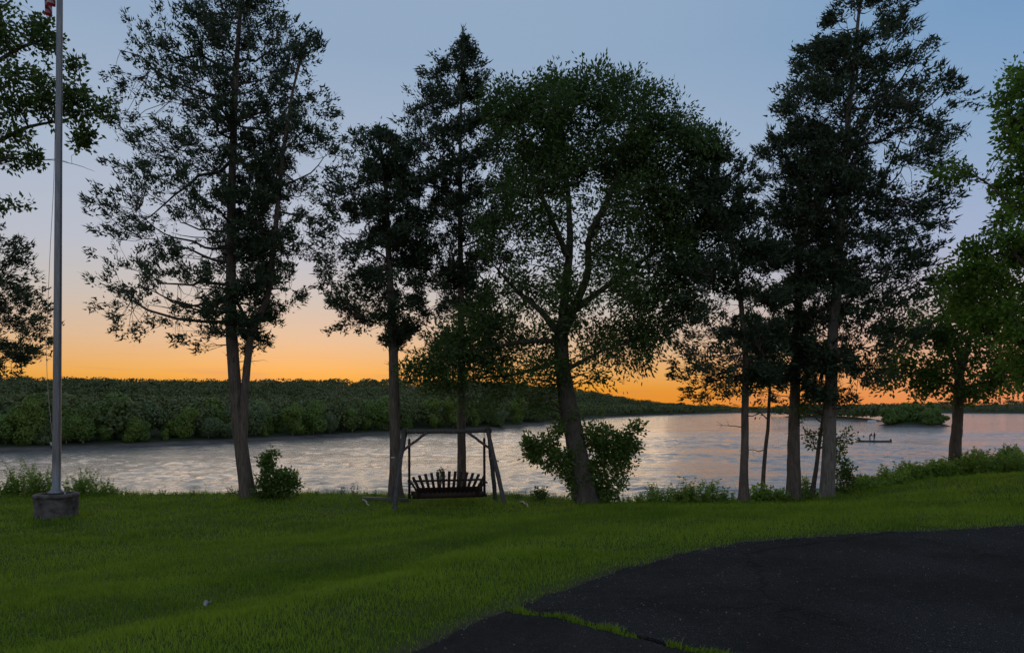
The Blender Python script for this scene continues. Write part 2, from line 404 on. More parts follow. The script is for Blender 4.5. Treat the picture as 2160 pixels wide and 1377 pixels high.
# the river: real waves on a sheet that reaches the horizon
rows = np.concatenate([[15.0, 25, 35], np.arange(42, 210, .54), 210 * 1.05 ** np.arange(1, 70)])
cols = np.concatenate([[-12, -6, -3, -1.8, -1.2], np.linspace(-.90, .90, 500), [1.2, 1.8, 3, 6, 12]])
WA, WY = np.meshgrid(cols, rows); WX = WA * (WY + 10)
rngw = np.random.default_rng(7); WZ = np.zeros(WX.shape)
patch = .62 + .38 * np.sin(WX * .031 + 2.1 * np.sin(WY * .045 + 1)) * np.sin(WY * .085 + 1.6 * np.sin(WX * .02)) + .22 * np.sin(WX * .11 + WY * .23) * np.sin(WY * .31 - WX * .05)
for i in range(34):
    lam = 1.3 * (3.0 / 1.3) ** rngw.random(); th = R(90) + rngw.normal(0, .62); k = 2 * math.pi / lam
    WZ += .0180 * lam ** .9 * np.sin(k * (math.cos(th) * WX + math.sin(th) * WY) + rngw.uniform(0, 6.3) + 1.2 * np.sin(WX * rngw.uniform(.03, .12) + WY * rngw.uniform(.02, .08)))
WZ = .62 * WZ * np.clip(patch, .12, 1.2) * np.clip(1.15 - WY / 330, 0, 1)
idx = np.arange(WX.size).reshape(WX.shape)
fq = np.stack([idx[:-1, :-1], idx[:-1, 1:], idx[1:, 1:], idx[1:, :-1]], -1).reshape(-1, 4)
tag(link('river_water', mesh('river_water', np.stack([WX, WY, WATER + WZ], -1).reshape(-1, 3), [fq], M_WATER, True)), 'broad rippled grey river reflecting the sunset sky', kind='structure')

# ------------------------------------------------------------------ far bank, hills, islands
# shore points: x, y, hill height above camera datum, inland run of the slope
SH = np.array([(-700, -60, -2, 260), (-300, 40, -2, 260), (-160, 70, -2, 250), (-97, 94, -1.5, 240), (-85, 114, -.5, 230), (-64, 135, 2, 220), (-41, 180, 7, 200), (-3, 240, 16, 170), (30, 360, 20, 120), (82, 540, 14, 90), (190, 760, 5, 90), (320, 980, -1, 90), (480, 1040, -2, 90), (640, 900, 2, 90), (760, 800, 3, 90), (1400, 700, 4, 120), (2600, 600, 4, 120)], float)
sl_ = np.concatenate([[0], np.cumsum(np.linalg.norm(np.diff(SH[:, :2], axis=0), axis=1))])
def shore(s):
    P = np.stack([np.interp(s, sl_, SH[:, i]) for i in range(4)], -1)
    e = 30.0
    a = np.stack([np.interp(s - e, sl_, SH[:, i]) for i in (0, 1)], -1); b = np.stack([np.interp(s + e, sl_, SH[:, i]) for i in (0, 1)], -1)
    d = nrm(b - a); return P, np.stack([-d[..., 1], d[..., 0]], -1)
def far_pt(s, t):
    P, N = shore(s)
    xy = P[..., :2] + N * t[..., None]
    flat = -4.6 + .006 * np.minimum(t, 60)
    rise = sstep((t - 25) / P[..., 3])
    x, y = xy[..., 0], np.maximum(xy[..., 1], 60)
    sky = np.interp(1080 + x / y * F, [-600, 0, 300, 560, 800, 1000, 1180, 1260, 1330, 1400, 1500, 1640, 1800, 2160, 2400], [796, 799, 804, 803, 801, 804, 816, 827, 840, 847, 852, 854, 853, 843, 840])
    top = np.clip(CAMZ + (HY - sky) / F * y - 9.5, -4.2, 40)
    z = np.where(t < 0, WATER + t * .25, np.where(t < 6, WATER + (t / 6) * 1.15, flat + rise * (top - flat)))
    return np.concatenate([xy, z[..., None]], -1)
ss = np.linspace(0, sl_[-1], 260); tt = np.array([-10, 0, 2, 6, 12, 25, 45, 70, 100, 140, 190, 250, 320, 420, 600, 900.])
S_, T_ = np.meshgrid(ss, tt, indexing='ij')
jit = np.interp(np.arange(260), np.arange(0, 260, 2), np.random.default_rng(3).normal(0, 1.2, 130))[:, None] * (np.abs(T_ - 1) < 12)
V = far_pt(S_, T_ + jit * .6)
idx = np.arange(S_.size).reshape(S_.shape)
fq = np.stack([idx[:-1, :-1], idx[:-1, 1:], idx[1:, 1:], idx[1:, :-1]], -1).reshape(-1, 4)[:, ::-1]
tag(link('hills', mesh('hills', V.reshape(-1, 3), [fq], M_FAR, True)), 'low wooded hills along the far side of the river', kind='structure')

def island(name, cx, cy, rx, ry, rot, label, mat=M_FAR, h=1.7):
    th = np.linspace(0, 2 * math.pi, 40, endpoint=False); rr = np.array([1.1, 1.0, .93, .8, .5, .05]); zh = np.array([-.8, -.02, .35, .95, h, h])
    j = 1 + .08 * np.sin(3 * th + 1) + .05 * np.sin(7 * th)
    c, s = math.cos(rot), math.sin(rot)
    x = rx * rr[:, None] * j * np.cos(th); y = ry * rr[:, None] * j * np.sin(th)
    v = np.stack([cx + c * x - s * y, cy + s * x + c * y, np.broadcast_to(WATER + zh[:, None], x.shape)], -1)
    ix = np.arange(v.shape[0] * 40).reshape(-1, 40); nx = np.roll(ix, -1, 1)
    f = np.stack([ix[:-1], nx[:-1], nx[1:], ix[1:]], -1).reshape(-1, 4)
    return tag(link(name, mesh(name, v.reshape(-1, 3), [f, ix[-1:, ::1][:, :4]], mat, True)), label, kind='structure')
island('island', 167, 283, 13.5, 12, .1, 'small low island in the river behind the boat')
island('island', 222, 480, 18, 105, -.18, 'long wooded island farther up the river')
island('sandbar', 193, 366, 2.4, 1.6, 0, 'pale bare sandbar beside the wooded island', M_SAND, .5)

def crown_quads(rng, c, rx, rz, nq, size, lower=-.35):
    """leafy clumps over a lumpy ellipsoid: returns verts (nq*4,3), tone (nq)"""
    u = rng.normal(size=(nq, 3)); u = nrm(u); u[:, 2] = np.where(u[:, 2] < lower, -u[:, 2], u[:, 2])
    nl = 9
    lob = nrm(rng.normal(size=(nl, 3))); lob[:, 2] = np.abs(lob[:, 2]) * .9 - .1
    near = (u @ lob.T).max(1)
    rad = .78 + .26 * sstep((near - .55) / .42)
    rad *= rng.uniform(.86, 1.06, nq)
    p = u * rad[:, None] * np.array((rx, rx, rz)) + c
    nn = nrm(u + rng.normal(0, .55, (nq, 3)))
    a = nrm(np.cross(nn, rng.normal(size=(nq, 3)))); b = np.cross(nn, a)
    sz = (size * rng.uniform(.55, 1.3, nq))[:, None]
    q = np.stack([p - a * sz, p - b * sz * .6, p + a * sz, p + b * sz * .6], 1)
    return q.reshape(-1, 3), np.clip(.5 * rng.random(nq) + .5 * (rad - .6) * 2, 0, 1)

# the woods that read as one mass
rng = np.random.default_rng(21)
G = Geo(); vs, ts = [], []
def put_crown(p, rx, rz, nq, size, tb):
    v, t = crown_quads(rng, np.array((p[0], p[1], p[2] + rz * .75)), rx, rz, nq, size)
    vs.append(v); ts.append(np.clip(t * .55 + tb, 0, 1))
s_lo, s_hi = sl_[2], sl_[-2]
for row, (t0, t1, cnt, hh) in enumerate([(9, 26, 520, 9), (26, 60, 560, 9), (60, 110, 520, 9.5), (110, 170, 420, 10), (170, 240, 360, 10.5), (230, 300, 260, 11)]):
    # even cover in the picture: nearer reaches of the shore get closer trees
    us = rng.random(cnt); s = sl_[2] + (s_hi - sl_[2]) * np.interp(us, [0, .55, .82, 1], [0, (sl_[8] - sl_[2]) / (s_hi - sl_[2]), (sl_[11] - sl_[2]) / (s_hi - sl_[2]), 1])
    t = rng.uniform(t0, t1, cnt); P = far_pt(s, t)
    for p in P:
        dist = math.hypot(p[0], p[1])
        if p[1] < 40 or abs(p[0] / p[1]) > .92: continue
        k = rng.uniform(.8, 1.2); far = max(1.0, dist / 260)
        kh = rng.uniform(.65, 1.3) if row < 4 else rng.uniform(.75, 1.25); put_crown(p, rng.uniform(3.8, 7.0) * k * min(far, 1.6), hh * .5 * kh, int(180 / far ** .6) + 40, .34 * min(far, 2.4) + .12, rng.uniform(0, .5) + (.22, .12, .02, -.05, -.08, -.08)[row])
# the longer island
for i in range(120):
    y = rng.uniform(-101, 98); x = rng.uniform(-16, 16); c, s = math.cos(-.18), math.sin(-.18)
    p = (222 + c * x - s * y, 480 + s * x + c * y, WATER + .3)
    put_crown(p, rng.uniform(3.4, 5.4), rng.uniform(4.4, 6.2), 90, .9, rng.uniform(.1, .6))
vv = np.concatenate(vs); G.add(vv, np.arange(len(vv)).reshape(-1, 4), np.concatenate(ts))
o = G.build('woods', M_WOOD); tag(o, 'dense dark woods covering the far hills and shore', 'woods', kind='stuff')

# trees that can be told apart along the far water's edge
def bank_tree_proto(seed, rx, hgt, nq, size, mat):
    r = np.random.default_rng(seed); g = Geo(); av, at_ = [], []
    for k in range(r.integers(4, 7)):
        a = r.uniform(0, 2 * math.pi); d = r.uniform(.1, .62) * rx
        c = np.array((math.cos(a) * d, math.sin(a) * d, hgt * r.uniform(.16, .80)))
        v, t = crown_quads(r, c, rx * r.uniform(.42, .66), hgt * r.uniform(.16, .26), nq, size, -.8)
        av.append(v); at_.append(t)
    v, t = crown_quads(r, np.array((0, 0, hgt * .45)), rx * .7, hgt * .42, nq * 2, size, -.9); av.append(v); at_.append(t)
    vv = np.concatenate(av); g.add(vv, np.arange(len(vv)).reshape(-1, 4), np.concatenate(at_))
    crown = mesh('crown', np.concatenate(g.v), g.f, mat, False, np.concatenate(g.t))
    g = Geo(); kk = 6; zz_ = np.linspace(0, hgt * .8, kk)
    P = np.stack([.25 * np.sin(zz_ * .5 + seed), .2 * np.sin(zz_ * .4), zz_], 1)
    g.tubes(P[None], np.linspace(.22, .05, kk)[None], 7)
    for b in range(5):
        a = r.uniform(0, 6.3); z0 = hgt * r.uniform(.25, .6); L = rx * .7
        u = np.linspace(0, 1, 4)
        g.tubes(np.stack([math.cos(a) * L * u, math.sin(a) * L * u, z0 + L * .7 * u], 1)[None], np.linspace(.09, .02, 4)[None], 5)
    trunk = mesh('trunk', np.concatenate(g.v), [np.concatenate(g.f)], M_BARKG)
    return crown, trunk
protos = [bank_tree_proto(40 + i, *q, 780, .225, (M_BANK, M_BANKY, M_BANKG)[i % 3]) for i, q in enumerate([(3.9, 9.2), (3.2, 7.6), (4.4, 8.6), (2.6, 6.4), (3.4, 10.6), (4.8, 7.4), (4.2, 9.8), (2.9, 8.6), (5.2, 8.8)])]
rng = np.random.default_rng(77)
pxs = np.linspace(-70, 1290, 64)
BANK = []
# shore arc length as seen at each picture column
sfine = np.linspace(sl_[3] - 30, sl_[10], 3000); Pf, _n = shore(sfine); colpx = 1080 + Pf[:, 0] / Pf[:, 1] * F
for i, pxx in enumerate(pxs):
    s = np.interp(pxx + rng.uniform(-9, 9), colpx, sfine)
    p = far_pt(np.array([s]), np.array([rng.uniform(4.5, 8) if i % 2 else rng.uniform(8, 15)]))[0]
    far = math.hypot(p[0], p[1]) / 150
    e = empty('bank_tree', p); k = (rng.uniform(.80, 1.18) if rng.random() < .6 else rng.uniform(.42, .72)) * (1 + .25 * max(0, far - 1))
    if i % 5 == 1: k *= .6
    e.scale = (k * rng.uniform(.9, 1.15), k * rng.uniform(.9, 1.15), k); e.rotation_euler = (0, 0, rng.uniform(0, 6.3))
    pi_ = int(rng.integers(0, len(protos))); c_, t_ = protos[pi_]; e.location.z -= .6
    tag(link('crown', c_, e), kind='stuff'); link('trunk', t_, e)
    tag(e, 'tree on the far bank', 'tree', 'trees along the far bank')
    BANK.append((1080 + p[0] / p[1] * F, k / (1 + .25 * max(0, far - 1)), ('deep green', 'yellowish green', 'grey-green')[pi_ % 3], e))
SPANS = [(-999, 119, 'left of the flagpole'), (119, 500, 'between flagpole and two-stemmed cedar'), (500, 832, 'between two-stemmed and slim cedars'), (832, 1200, 'seen past the swing'), (1200, 9999, 'right of the leaning trunk')]
for lo, hi, where in SPANS:
    for i, (px_, k, hue, e) in enumerate(sorted((b for b in BANK if lo <= b[0] < hi), key=lambda b: b[0])):
        e['label'] = f"{'tall' if k > .76 else 'small'} {hue} tree on far bank {where}, {ORD[i]} from left"
iprotos = [bank_tree_proto(80 + i, *q, 380, .48, M_ISLE) for i, q in enumerate([(4.6, 8.8), (5.2, 7.2), (3.8, 9.6)])]
for i in range(15):
    a = rng.uniform(0, 6.3); d = math.sqrt(rng.uniform(.0, .75))
    x, y = 167 + 13.5 * d * math.cos(a), 283 + 12 * d * math.sin(a)
    e = empty('willow', (x, y, WATER + .35)); k = rng.uniform(.8, 1.08) * (1.1 - .35 * d)
    e.scale = (k, k, k); e.rotation_euler = (0, 0, rng.uniform(0, 6.3))
    c_, t_ = iprotos[i % 3]; tag(link('crown', c_, e), kind='stuff'); link('trunk', t_, e)
    tag(e, 'rounded willow growing on the small island in the river', 'tree', 'willows on the small island')

# ------------------------------------------------------------------ tree generators
def polyline(pts, K):
    pts = np.asarray(pts, float); d = np.concatenate([[0], np.cumsum(np.linalg.norm(np.diff(pts, axis=0), axis=1))])
    u = np.linspace(0, d[-1], K); P = np.stack([np.interp(u, d, pts[:, i]) for i in range(3)], 1)
    for _ in range(2):
        P[1:-1] = (P[:-2] + 2 * P[1:-1] + P[2:]) / 4
    return P
def trunk_geo(rng, P, r0, r1, S=14, flare=.35, furrow=.09, curve=.9):
    """one tapered, furrowed trunk"""
    g = Geo(); K = len(P); u = np.linspace(0, 1, K)
    rad = r1 + (r0 - r1) * (1 - u) ** curve
    hgt = np.linalg.norm(P - P[0], axis=1)
    rad = rad * (1 + flare * np.exp(-hgt / .28))
    g.tubes(P[None], rad[None], S)
    v = g.v[0].reshape(K, S, 3)
    ph = rng.uniform(0, 6.3, 4); th = np.arange(S) / S * 2 * math.pi
    w = furrow * (np.sin(3 * th + ph[0])[None] * np.cos(u * 7 + ph[1])[:, None] + .7 * np.sin(5 * th[None] + 9 * u[:, None] + ph[2])) + rng.normal(0, furrow * .35, (K, S))
    w += .5 * flare * np.exp(-hgt / .22)[:, None] * np.sin(4 * th + ph[3])[None]
    g.v[0] = (P[:, None] + (v - P[:, None]) * (1 + w[..., None])).reshape(-1, 3)
    return g
def blades(rng, g, base, d, L, W, tone):
    """thin triangular sprays: base (n,3), d unit (n,3)"""
    n_ = len(base); s = nrm(np.cross(d, rng.normal(size=(n_, 3)))) * (W * .44)[:, None]
    v = np.stack([base - s, base + s, base + d * L[:, None]], 1).reshape(-1, 3)
    g.add(v, np.arange(n_ * 3).reshape(-1, 3), tone)
def leaves(rng, g, base, d, L, W, tone):
    """pointed oval leaves"""
    n_ = len(base); s = nrm(np.cross(d, rng.normal(size=(n_, 3))))
    m_ = base + d * (L * .42)[:, None]
    v = np.stack([base, m_ + s * (W / 2)[:, None], base + d * L[:, None], m_ - s * (W / 2)[:, None]], 1).reshape(-1, 3)
    g.add(v, np.arange(n_ * 4).reshape(-1, 4), tone)

def lump(p, ph):
    """smooth pseudo noise that gathers foliage into clumps"""
    x, y, z = p[..., 0], p[..., 1], p[..., 2]
    return (np.sin(2.1 * x + 1.9 * np.sin(1.7 * z + ph[0]) + ph[1]) * np.sin(4.1 * z + 1.6 * np.sin(1.5 * y + ph[2]) + ph[3]) + .8 * np.sin(3.9 * x + 2.7 * y + ph[4]) * np.sin(6.3 * z + 1.4 * x + ph[5]))
def cedar_foliage(rng, axis, prof, ncount, z0, z1, dens=1.0, tuft=1.0, depth=.85, slope=(.10, .75), hole=.22):
    """axis: (K,3) trunk polyline; prof: rows (z, left radius, right radius)."""
    prof = np.asarray(sorted(map(tuple, prof)), float)
    wood, leaf = Geo(), Geo()
    def rad_at(z, phi):
        rl, rr = np.interp(z, prof[:, 0], prof[:, 1]), np.interp(z, prof[:, 0], prof[:, 2])
        dx, dy = np.cos(phi), np.sin(phi)
        return np.sqrt((np.where(dx < 0, rl, rr) * dx) ** 2 + ((rl + rr) / 2 * depth * dy) ** 2)
    def axis_at(z): return np.stack([np.interp(z, axis[:, 2], axis[:, 0]), np.interp(z, axis[:, 2], axis[:, 1]), z], -1)
    # main boughs: sinuous, of very unequal length
    N = max(10, int(ncount * .24))
    zt = rng.uniform(z0 + .05 * (z1 - z0), z1, N); phi = rng.uniform(0, 2 * math.pi, N)
    L = rad_at(zt, phi) * rng.uniform(.45, .95, N)
    hf = (zt - z0) / max(z1 - z0, .1)
    sl = slope[0] + (slope[1] - slope[0]) * hf + rng.normal(0, .22, N)
    za = np.clip(zt - sl * L, axis[:, 2].min() + 1.2, axis[:, 2].max() - .05)
    A = axis_at(za); hd = np.stack([np.cos(phi), np.sin(phi), 0 * phi], 1); sv = np.stack([-np.sin(phi), np.cos(phi), 0 * phi], 1)
    K = 8; u = np.linspace(0, 1, K)
    P = A[:, None] + hd[:, None] * (L[:, None] * u)[..., None]
    P += sv[:, None] * (rng.normal(0, .16, N) * L)[:, None, None] * np.sin(u * math.pi * .9)[None, :, None]
    P[..., 2] += (zt - za)[:, None] * u ** rng.uniform(.8, 1.9, (N, 1))
    wob = np.cumsum(rng.normal(0, .035, P.shape), 1); P += (wob - wob[:, :1]) * L[:, None, None]
    wood.tubes(P, (.010 + .014 * L)[:, None] * (1 - .82 * u), 6)
    nodes = np.concatenate([P[:, 2:].reshape(-1, 3), axis_at(np.linspace(z0 + .6 * (z1 - z0), z1, 20))])
    # twig ends fill the crown in clumps
    n2 = int(ncount * 5.3)
    zc = np.linspace(z0, z1, 60); ar = np.interp(zc, prof[:, 0], prof[:, 1] + prof[:, 2]); ar = (ar + .15) / (ar + .15).sum()
    ph = rng.uniform(0, 6.3, 6); T = np.zeros((0, 3)); UR = np.zeros(0)
    while len(T) < n2:
        m_ = n2; z = rng.choice(zc, m_, p=ar) + rng.uniform(-.5, .5, m_) * (zc[1] - zc[0]); f = rng.uniform(0, 6.283, m_)
        ur = rng.uniform(.03, 1.0, m_) ** .62 * rng.uniform(.88, 1.05, m_)
        r = rad_at(z, f) * ur; q = axis_at(z); q[:, 0] += np.cos(f) * r; q[:, 1] += np.sin(f) * r
        k = lump(q, ph) + rng.normal(0, .14, m_) > hole - .35 * (ur > .8)
        T = np.concatenate([T, q[k]]); UR = np.concatenate([UR, ur[k]])
    T, UR = T[:n2], UR[:n2]
    d2 = np.linalg.norm(T[:, None] - nodes[None], axis=2) + .35 * np.maximum(nodes[None, :, 2] - T[:, None, 2], 0)
    A = nodes[d2.argmin(1)]; u = np.array((0, .3, .7, 1.))
    Q = A[:, None] + (T - A)[:, None] * u[None, :, None]; LQ = np.linalg.norm(T - A, axis=1)
    Q[:, 1:-1] += rng.normal(0, .055, (n2, 2, 3)) * LQ[:, None, None]
    Q[..., 2] -= (LQ * .10)[:, None] * np.sin(u * math.pi)[None]
    wood.tubes(Q, np.clip(.0035 + .006 * LQ, .0035, .012)[:, None] * (1 - .75 * u)[None], 3)
    # sprays
    def sprays(C, D, n_b, l0, l1, wr, jit, spread):
        n_ = len(C)
        d = nrm(D[:, None] + np.array((0, 0, .30)) + rng.normal(0, spread, (n_, n_b, 3))).reshape(-1, 3)
        c = (C[:, None] + rng.normal(0, jit, (n_, n_b, 3))).reshape(-1, 3)
        LL = rng.uniform(l0, l1, len(c)) * tuft; WW = LL * rng.uniform(*wr, len(c))
        tn = np.clip(np.repeat(rng.random(n_), n_b) * .6 + rng.random(len(c)) * .4, 0, 1)
        blades(rng, leaf, c, d, LL, WW, tn)
    out = T - axis_at(T[:, 2]); out[:, 2] = 0; D = nrm(nrm(out) * .8 + nrm(Q[:, -1] - Q[:, -3]))
    w = rng.uniform(.35, 1, n2)[:, None]
    nb = max(8, int(19 * dens))
    sprays(T, D, nb, .06, .15, (.38, .62), .062, .75)
    sprays(Q[:, 2], D, max(5, int(8 * dens)), .06, .13, (.38, .62), .05, .85)
    big = rng.random(n2) < .4
    sprays(T[big] + D[big] * .08, D[big], nb, .06, .15, (.36, .58), .075, .65)
    rim = UR > .86
    sprays(T[rim] + D[rim] * .10, nrm(D[rim] + np.array((0, 0, .25))), 4, .11, .22, (.20, .32), .035, .30)
    # the leader
    tz = np.linspace(z1 - .06 * (z1 - z0) - .2, axis[:, 2].max() + .02, 14)
    sprays(axis_at(tz), np.tile((0, 0, 1.), (14, 1)), 8, .10, .22, (.14, .26), .03, .45)
    return wood, leaf
def bare_twigs(rng, wood, axis, z0, z1, cnt, L0=.5, L1=1.2):
    for i in range(cnt):
        z = rng.uniform(z0, z1); a = rng.uniform(0, 6.3); L = rng.uniform(L0, L1)
        A = np.array([np.interp(z, axis[:, 2], axis[:, k]) for k in (0, 1)] + [z])
        u = np.linspace(0, 1, 6); d = np.array((math.cos(a), math.sin(a), rng.uniform(-.1, .35)))
        P = A + d * (L * u)[:, None] + np.cumsum(rng.normal(0, .025, (6, 3)), 0)
        wood.tubes(P[None], (np.linspace(.014, .003, 6))[None], 4)
        for k in range(4):
            b = P[rng.integers(2, 5)]; dd = nrm(d + rng.normal(0, .6, 3)); l_ = L * rng.uniform(.2, .45)
            wood.tubes(np.stack([b, b + dd * l_ * .5 + rng.normal(0, .02, 3), b + dd * l_])[None], np.array([[.006, .004, .002]]), 3)

def cedar(label, Y, trunks, tops, bark=M_BARKC, seed=1, name='cedar_tree', group='cedars along the bluff edge'):
    """trunks: list of (px,py) polylines with radii; tops: list of (trunk index, profile px rows, count, opts)"""
    rng = np.random.default_rng(seed)
    b0 = at(*trunks[0][0][0], Y); b0[2] = gz(b0[0], b0[1]) - .08
    root = empty(name, b0); axes = []
    for pts, r0, r1, yo in trunks:
        W = np.array([at(px, py, Y) for px, py in pts]); W[:, 1] += np.linspace(0, yo, len(W))
        if not axes: W[0] = b0
        P = polyline(W, 40); P[1:-1, :2] += np.cumsum(rng.normal(0, .006, (38, 2)), 0) * .5
        axes.append(P)
        g = trunk_geo(rng, P, r0, r1, flare=.45 if len(axes) == 1 else .1)
        o = g.build('trunk', bark, root, True, b0)
    W_, L_ = Geo(), Geo()
    for ti, rows, cnt, opt in tops:
        ax = axes[ti]; prof = []
        for py, xl, xr in rows:
            z = wz(py, Y); xc = np.interp(z, ax[:, 2], ax[:, 0])
            prof.append((z, max(.05, xc - wx(xl, Y)), max(.05, wx(xr, Y) - xc)))
        zs = [q[0] for q in prof]
        w, l = cedar_foliage(rng, ax, prof, cnt, min(zs), max(zs), **opt)
        for a_, b_ in ((W_, w), (L_, l)):
            for v, f, t in zip(b_.v, b_.f, b_.t): a_.add(v, f - f.min(), t)
        bare_twigs(rng, W_, ax, max(min(zs) - .9, ax[0, 2] + 1.4), min(zs) + 1.6, 9)
    tag(W_.build('branches', M_TWIG, root, True, b0), kind='stuff')
    tag(L_.build('crown', M_CEDAR, root, False, b0), kind='stuff')
    return tag(root, label, 'tree', group)

def broadleaf_parts(rng, limbs, blobs, n1, n2, nleaf, leaf_len, leaf_w, spread=.32, shell=.45, droop=-.15, whorl=.5):
    """limbs: list of (polyline, r0, r1). blobs: (center, radii, weight). returns limb geos, branch geo, leaf geo"""
    nodes = np.concatenate([P[len(P) // 4:] if i == 0 else P for i, (P, a, b) in enumerate(limbs)])
    nrad = np.concatenate([np.linspace(a, b, len(P))[len(P) // 4:] if i == 0 else np.linspace(a, b, len(P)) for i, (P, a, b) in enumerate(limbs)])
    wood, leaf = Geo(), Geo()
    wts = np.array([b[2] for b in blobs], float); wts /= wts.sum()
    def sample(n_, lo):
        bi = rng.choice(len(blobs), n_, p=wts)
        u = nrm(rng.normal(size=(n_, 3))) * (rng.uniform(lo ** 3, 1, (n_, 1)) ** (1 / 3))
        return np.array([blobs[i][0] for i in bi]) + u * np.array([blobs[i][1] for i in bi])
    def attach(T, nodes, nrad, K, rmax, wig):
        c = nodes; newn, newr = [], []
        Ps, Rs = [], []
        for tpt in T:
            dv = tpt - c; d = np.linalg.norm(dv, axis=1) + np.where(c[:, 2] > tpt[2] - .1, .8, 0)
            j = int(np.argmin(d)); A = c[j]; L = np.linalg.norm(tpt - A)
            u = np.linspace(0, 1, K)
            P = A + (tpt - A) * u[:, None]
            P[:, 2] += L * .12 * np.sin(u * math.pi)
            P[1:-1] += rng.normal(0, wig * L, (K - 2, 3))
            r0 = min(nrad[j] * .7, rmax, .006 + .02 * L)
            Ps.append(P); Rs.append(np.linspace(r0, max(.003, r0 * .25), K))
            newn.append(P[1:]); newr.append(Rs[-1][1:])
        wood.tubes(np.array(Ps), np.array(Rs), 5 if K > 4 else 3)
        return np.concatenate(newn), np.concatenate(newr), np.array(Ps)
    T1 = sample(n1, .35); c0 = nodes.mean(0)
    T1 = T1[np.argsort(np.linalg.norm(T1 - c0, axis=1))]
    a, b, _ = attach(T1, nodes, nrad, 6, .06, .045)
    nodes2 = np.concatenate([nodes, a]); nrad2 = np.concatenate([nrad, b])
    T2 = sample(n2, shell)
    _, _, Ps = attach(T2, nodes2, nrad2, 4, .018, .05)
    # leaves around the twig's outer half
    tips = Ps[:, -1]; dirs = nrm(Ps[:, -1] - Ps[:, -2])
    w = rng.uniform(.0, 1.0, (n2, nleaf)) ** .7
    base = Ps[:, 1][:, None] * (1 - w)[..., None] + tips[:, None] * w[..., None]
    off = nrm(rng.normal(size=(n2, nleaf, 3))) * (spread * rng.uniform(.05, 1, (n2, nleaf, 1)) ** .6)
    base = base + off
    d = dirs[:, None] * whorl + off / spread + rng.normal(0, .5, (n2, nleaf, 3)); d[..., 2] += droop
    d = nrm(d).reshape(-1, 3); base = base.reshape(-1, 3); nL = len(base)
    LL = leaf_len * rng.uniform(.6, 1.2, nL); WW = leaf_w * rng.uniform(.7, 1.2, nL)
    tn = np.clip(np.repeat(rng.random(n2), nleaf) * .55 + rng.random(nL) * .45, 0, 1)
    leaves(rng, leaf, base, d, LL, WW, tn)
    return wood, leaf

def broadleaf(name, label, base, limbs, blobs, mat, bark, seed, cat='tree', group=None, **kw):
    """limbs: list of (world pts, r0, r1), the first is the trunk; blobs in world space"""
    rng = np.random.default_rng(seed)
    root = empty(name, base); LP = []
    for i, (pts, r0, r1) in enumerate(limbs):
        K = 34 if i == 0 else 18
        P = polyline(pts, K); P[1:-1] += np.cumsum(rng.normal(0, .008, (K - 2, 3)), 0) * .5
        LP.append((P, r0, r1))
        g = trunk_geo(rng, P, r0, r1, 14 if i == 0 else 9, .40 if i == 0 else .12, .07)
        g.build('trunk' if i == 0 else 'limb', bark, root, True, base)
    w, l = broadleaf_parts(rng, LP, blobs, **kw)
    tag(w.build('branches', M_TWIG, root, True, base), kind='stuff')
    tag(l.build('crown', mat, root, False, base), kind='stuff')
    return tag(root, label, cat, group)
def blobpx(px, py, Y, rx, ry, rz, w=1): return (at(px, py, Y), np.array((rx, ry, rz)), w)

# ------------------------------------------------------------------ the cedars on the bluff edge
cedar('tall two-stemmed cedar standing right of the flagpole', 18.95,
      [([(524, 1050), (500, 880), (486, 700), (484, 450), (490, 200), (503, -10), (508, -60)], .195, .035, .2),
       ([(518, 1040), (514, 940), (520, 830), (534, 695), (572, 640), (590, 480), (606, 330), (630, 190), (660, 105)], .125, .02, -.5),
       ([(532, 698), (512, 650), (492, 600)], .06, .03, -.3)],
      [(0, [(-70, 470, 545), (-20, 420, 590), (30, 365, 622), (90, 285, 635), (150, 285, 640), (230, 225, 600), (300, 220, 590), (360, 235, 580), (430, 200, 575), (500, 178, 560), (560, 215, 560), (640, 205, 560), (710, 250, 540), (745, 430, 530)], 335, dict(dens=.95, slope=(.02, .55))),
       (1, [(95, 640, 690), (150, 620, 695), (230, 590, 735), (300, 560, 745), (380, 560, 740), (470, 560, 720), (560, 570, 690), (650, 590, 675)], 95, dict(dens=.8, slope=(.15, .7)))], seed=11)
cedar('slim cedar with a bare lower trunk left of the swing', 18.9,
      [([(834, 1050), (832, 900), (829, 740), (822, 620), (814, 480), (806, 340), (790, 268)], .17, .03, .3)],
      [(0, [(262, 745, 800), (300, 725, 850), (360, 690, 880), (430, 668, 905), (500, 655, 915), (580, 665, 905), (640, 680, 890), (700, 700, 860), (725, 770, 835)], 205, dict(dens=1.0, slope=(.0, .6)))], seed=12)
cedar('tall pointed cedar rising behind the swing bench', 19.6,
      [([(973, 1046), (972, 900), (970, 600), (968, 300), (974, 80), (976, 62)], .135, .016, .1)],
      [(0, [(62, 974, 979), (100, 950, 1005), (140, 880, 1025), (200, 845, 1030), (250, 815, 1050), (320, 830, 1075), (400, 820, 1085), (480, 850, 1090), (560, 860, 1080), (640, 880, 1060), (720, 880, 1050), (780, 900, 1030)], 250, dict(dens=1.0, slope=(.05, .85)))], seed=13)
cedar('thin cedar with a crooked upper stem, left of the paired trunks', 17.1,
      [([(1567, 1068), (1572, 920), (1577, 760), (1570, 640), (1553, 540), (1532, 430), (1515, 320)], .108, .022, .4)],
      [(0, [(305, 1490, 1535), (345, 1440, 1600), (400, 1420, 1630), (470, 1390, 1650), (560, 1390, 1660), (640, 1400, 1660), (720, 1395, 1650), (780, 1400, 1640), (840, 1450, 1640)], 205, dict(dens=1.0, slope=(-.02, .5)))], bark=M_BARKC, seed=14)
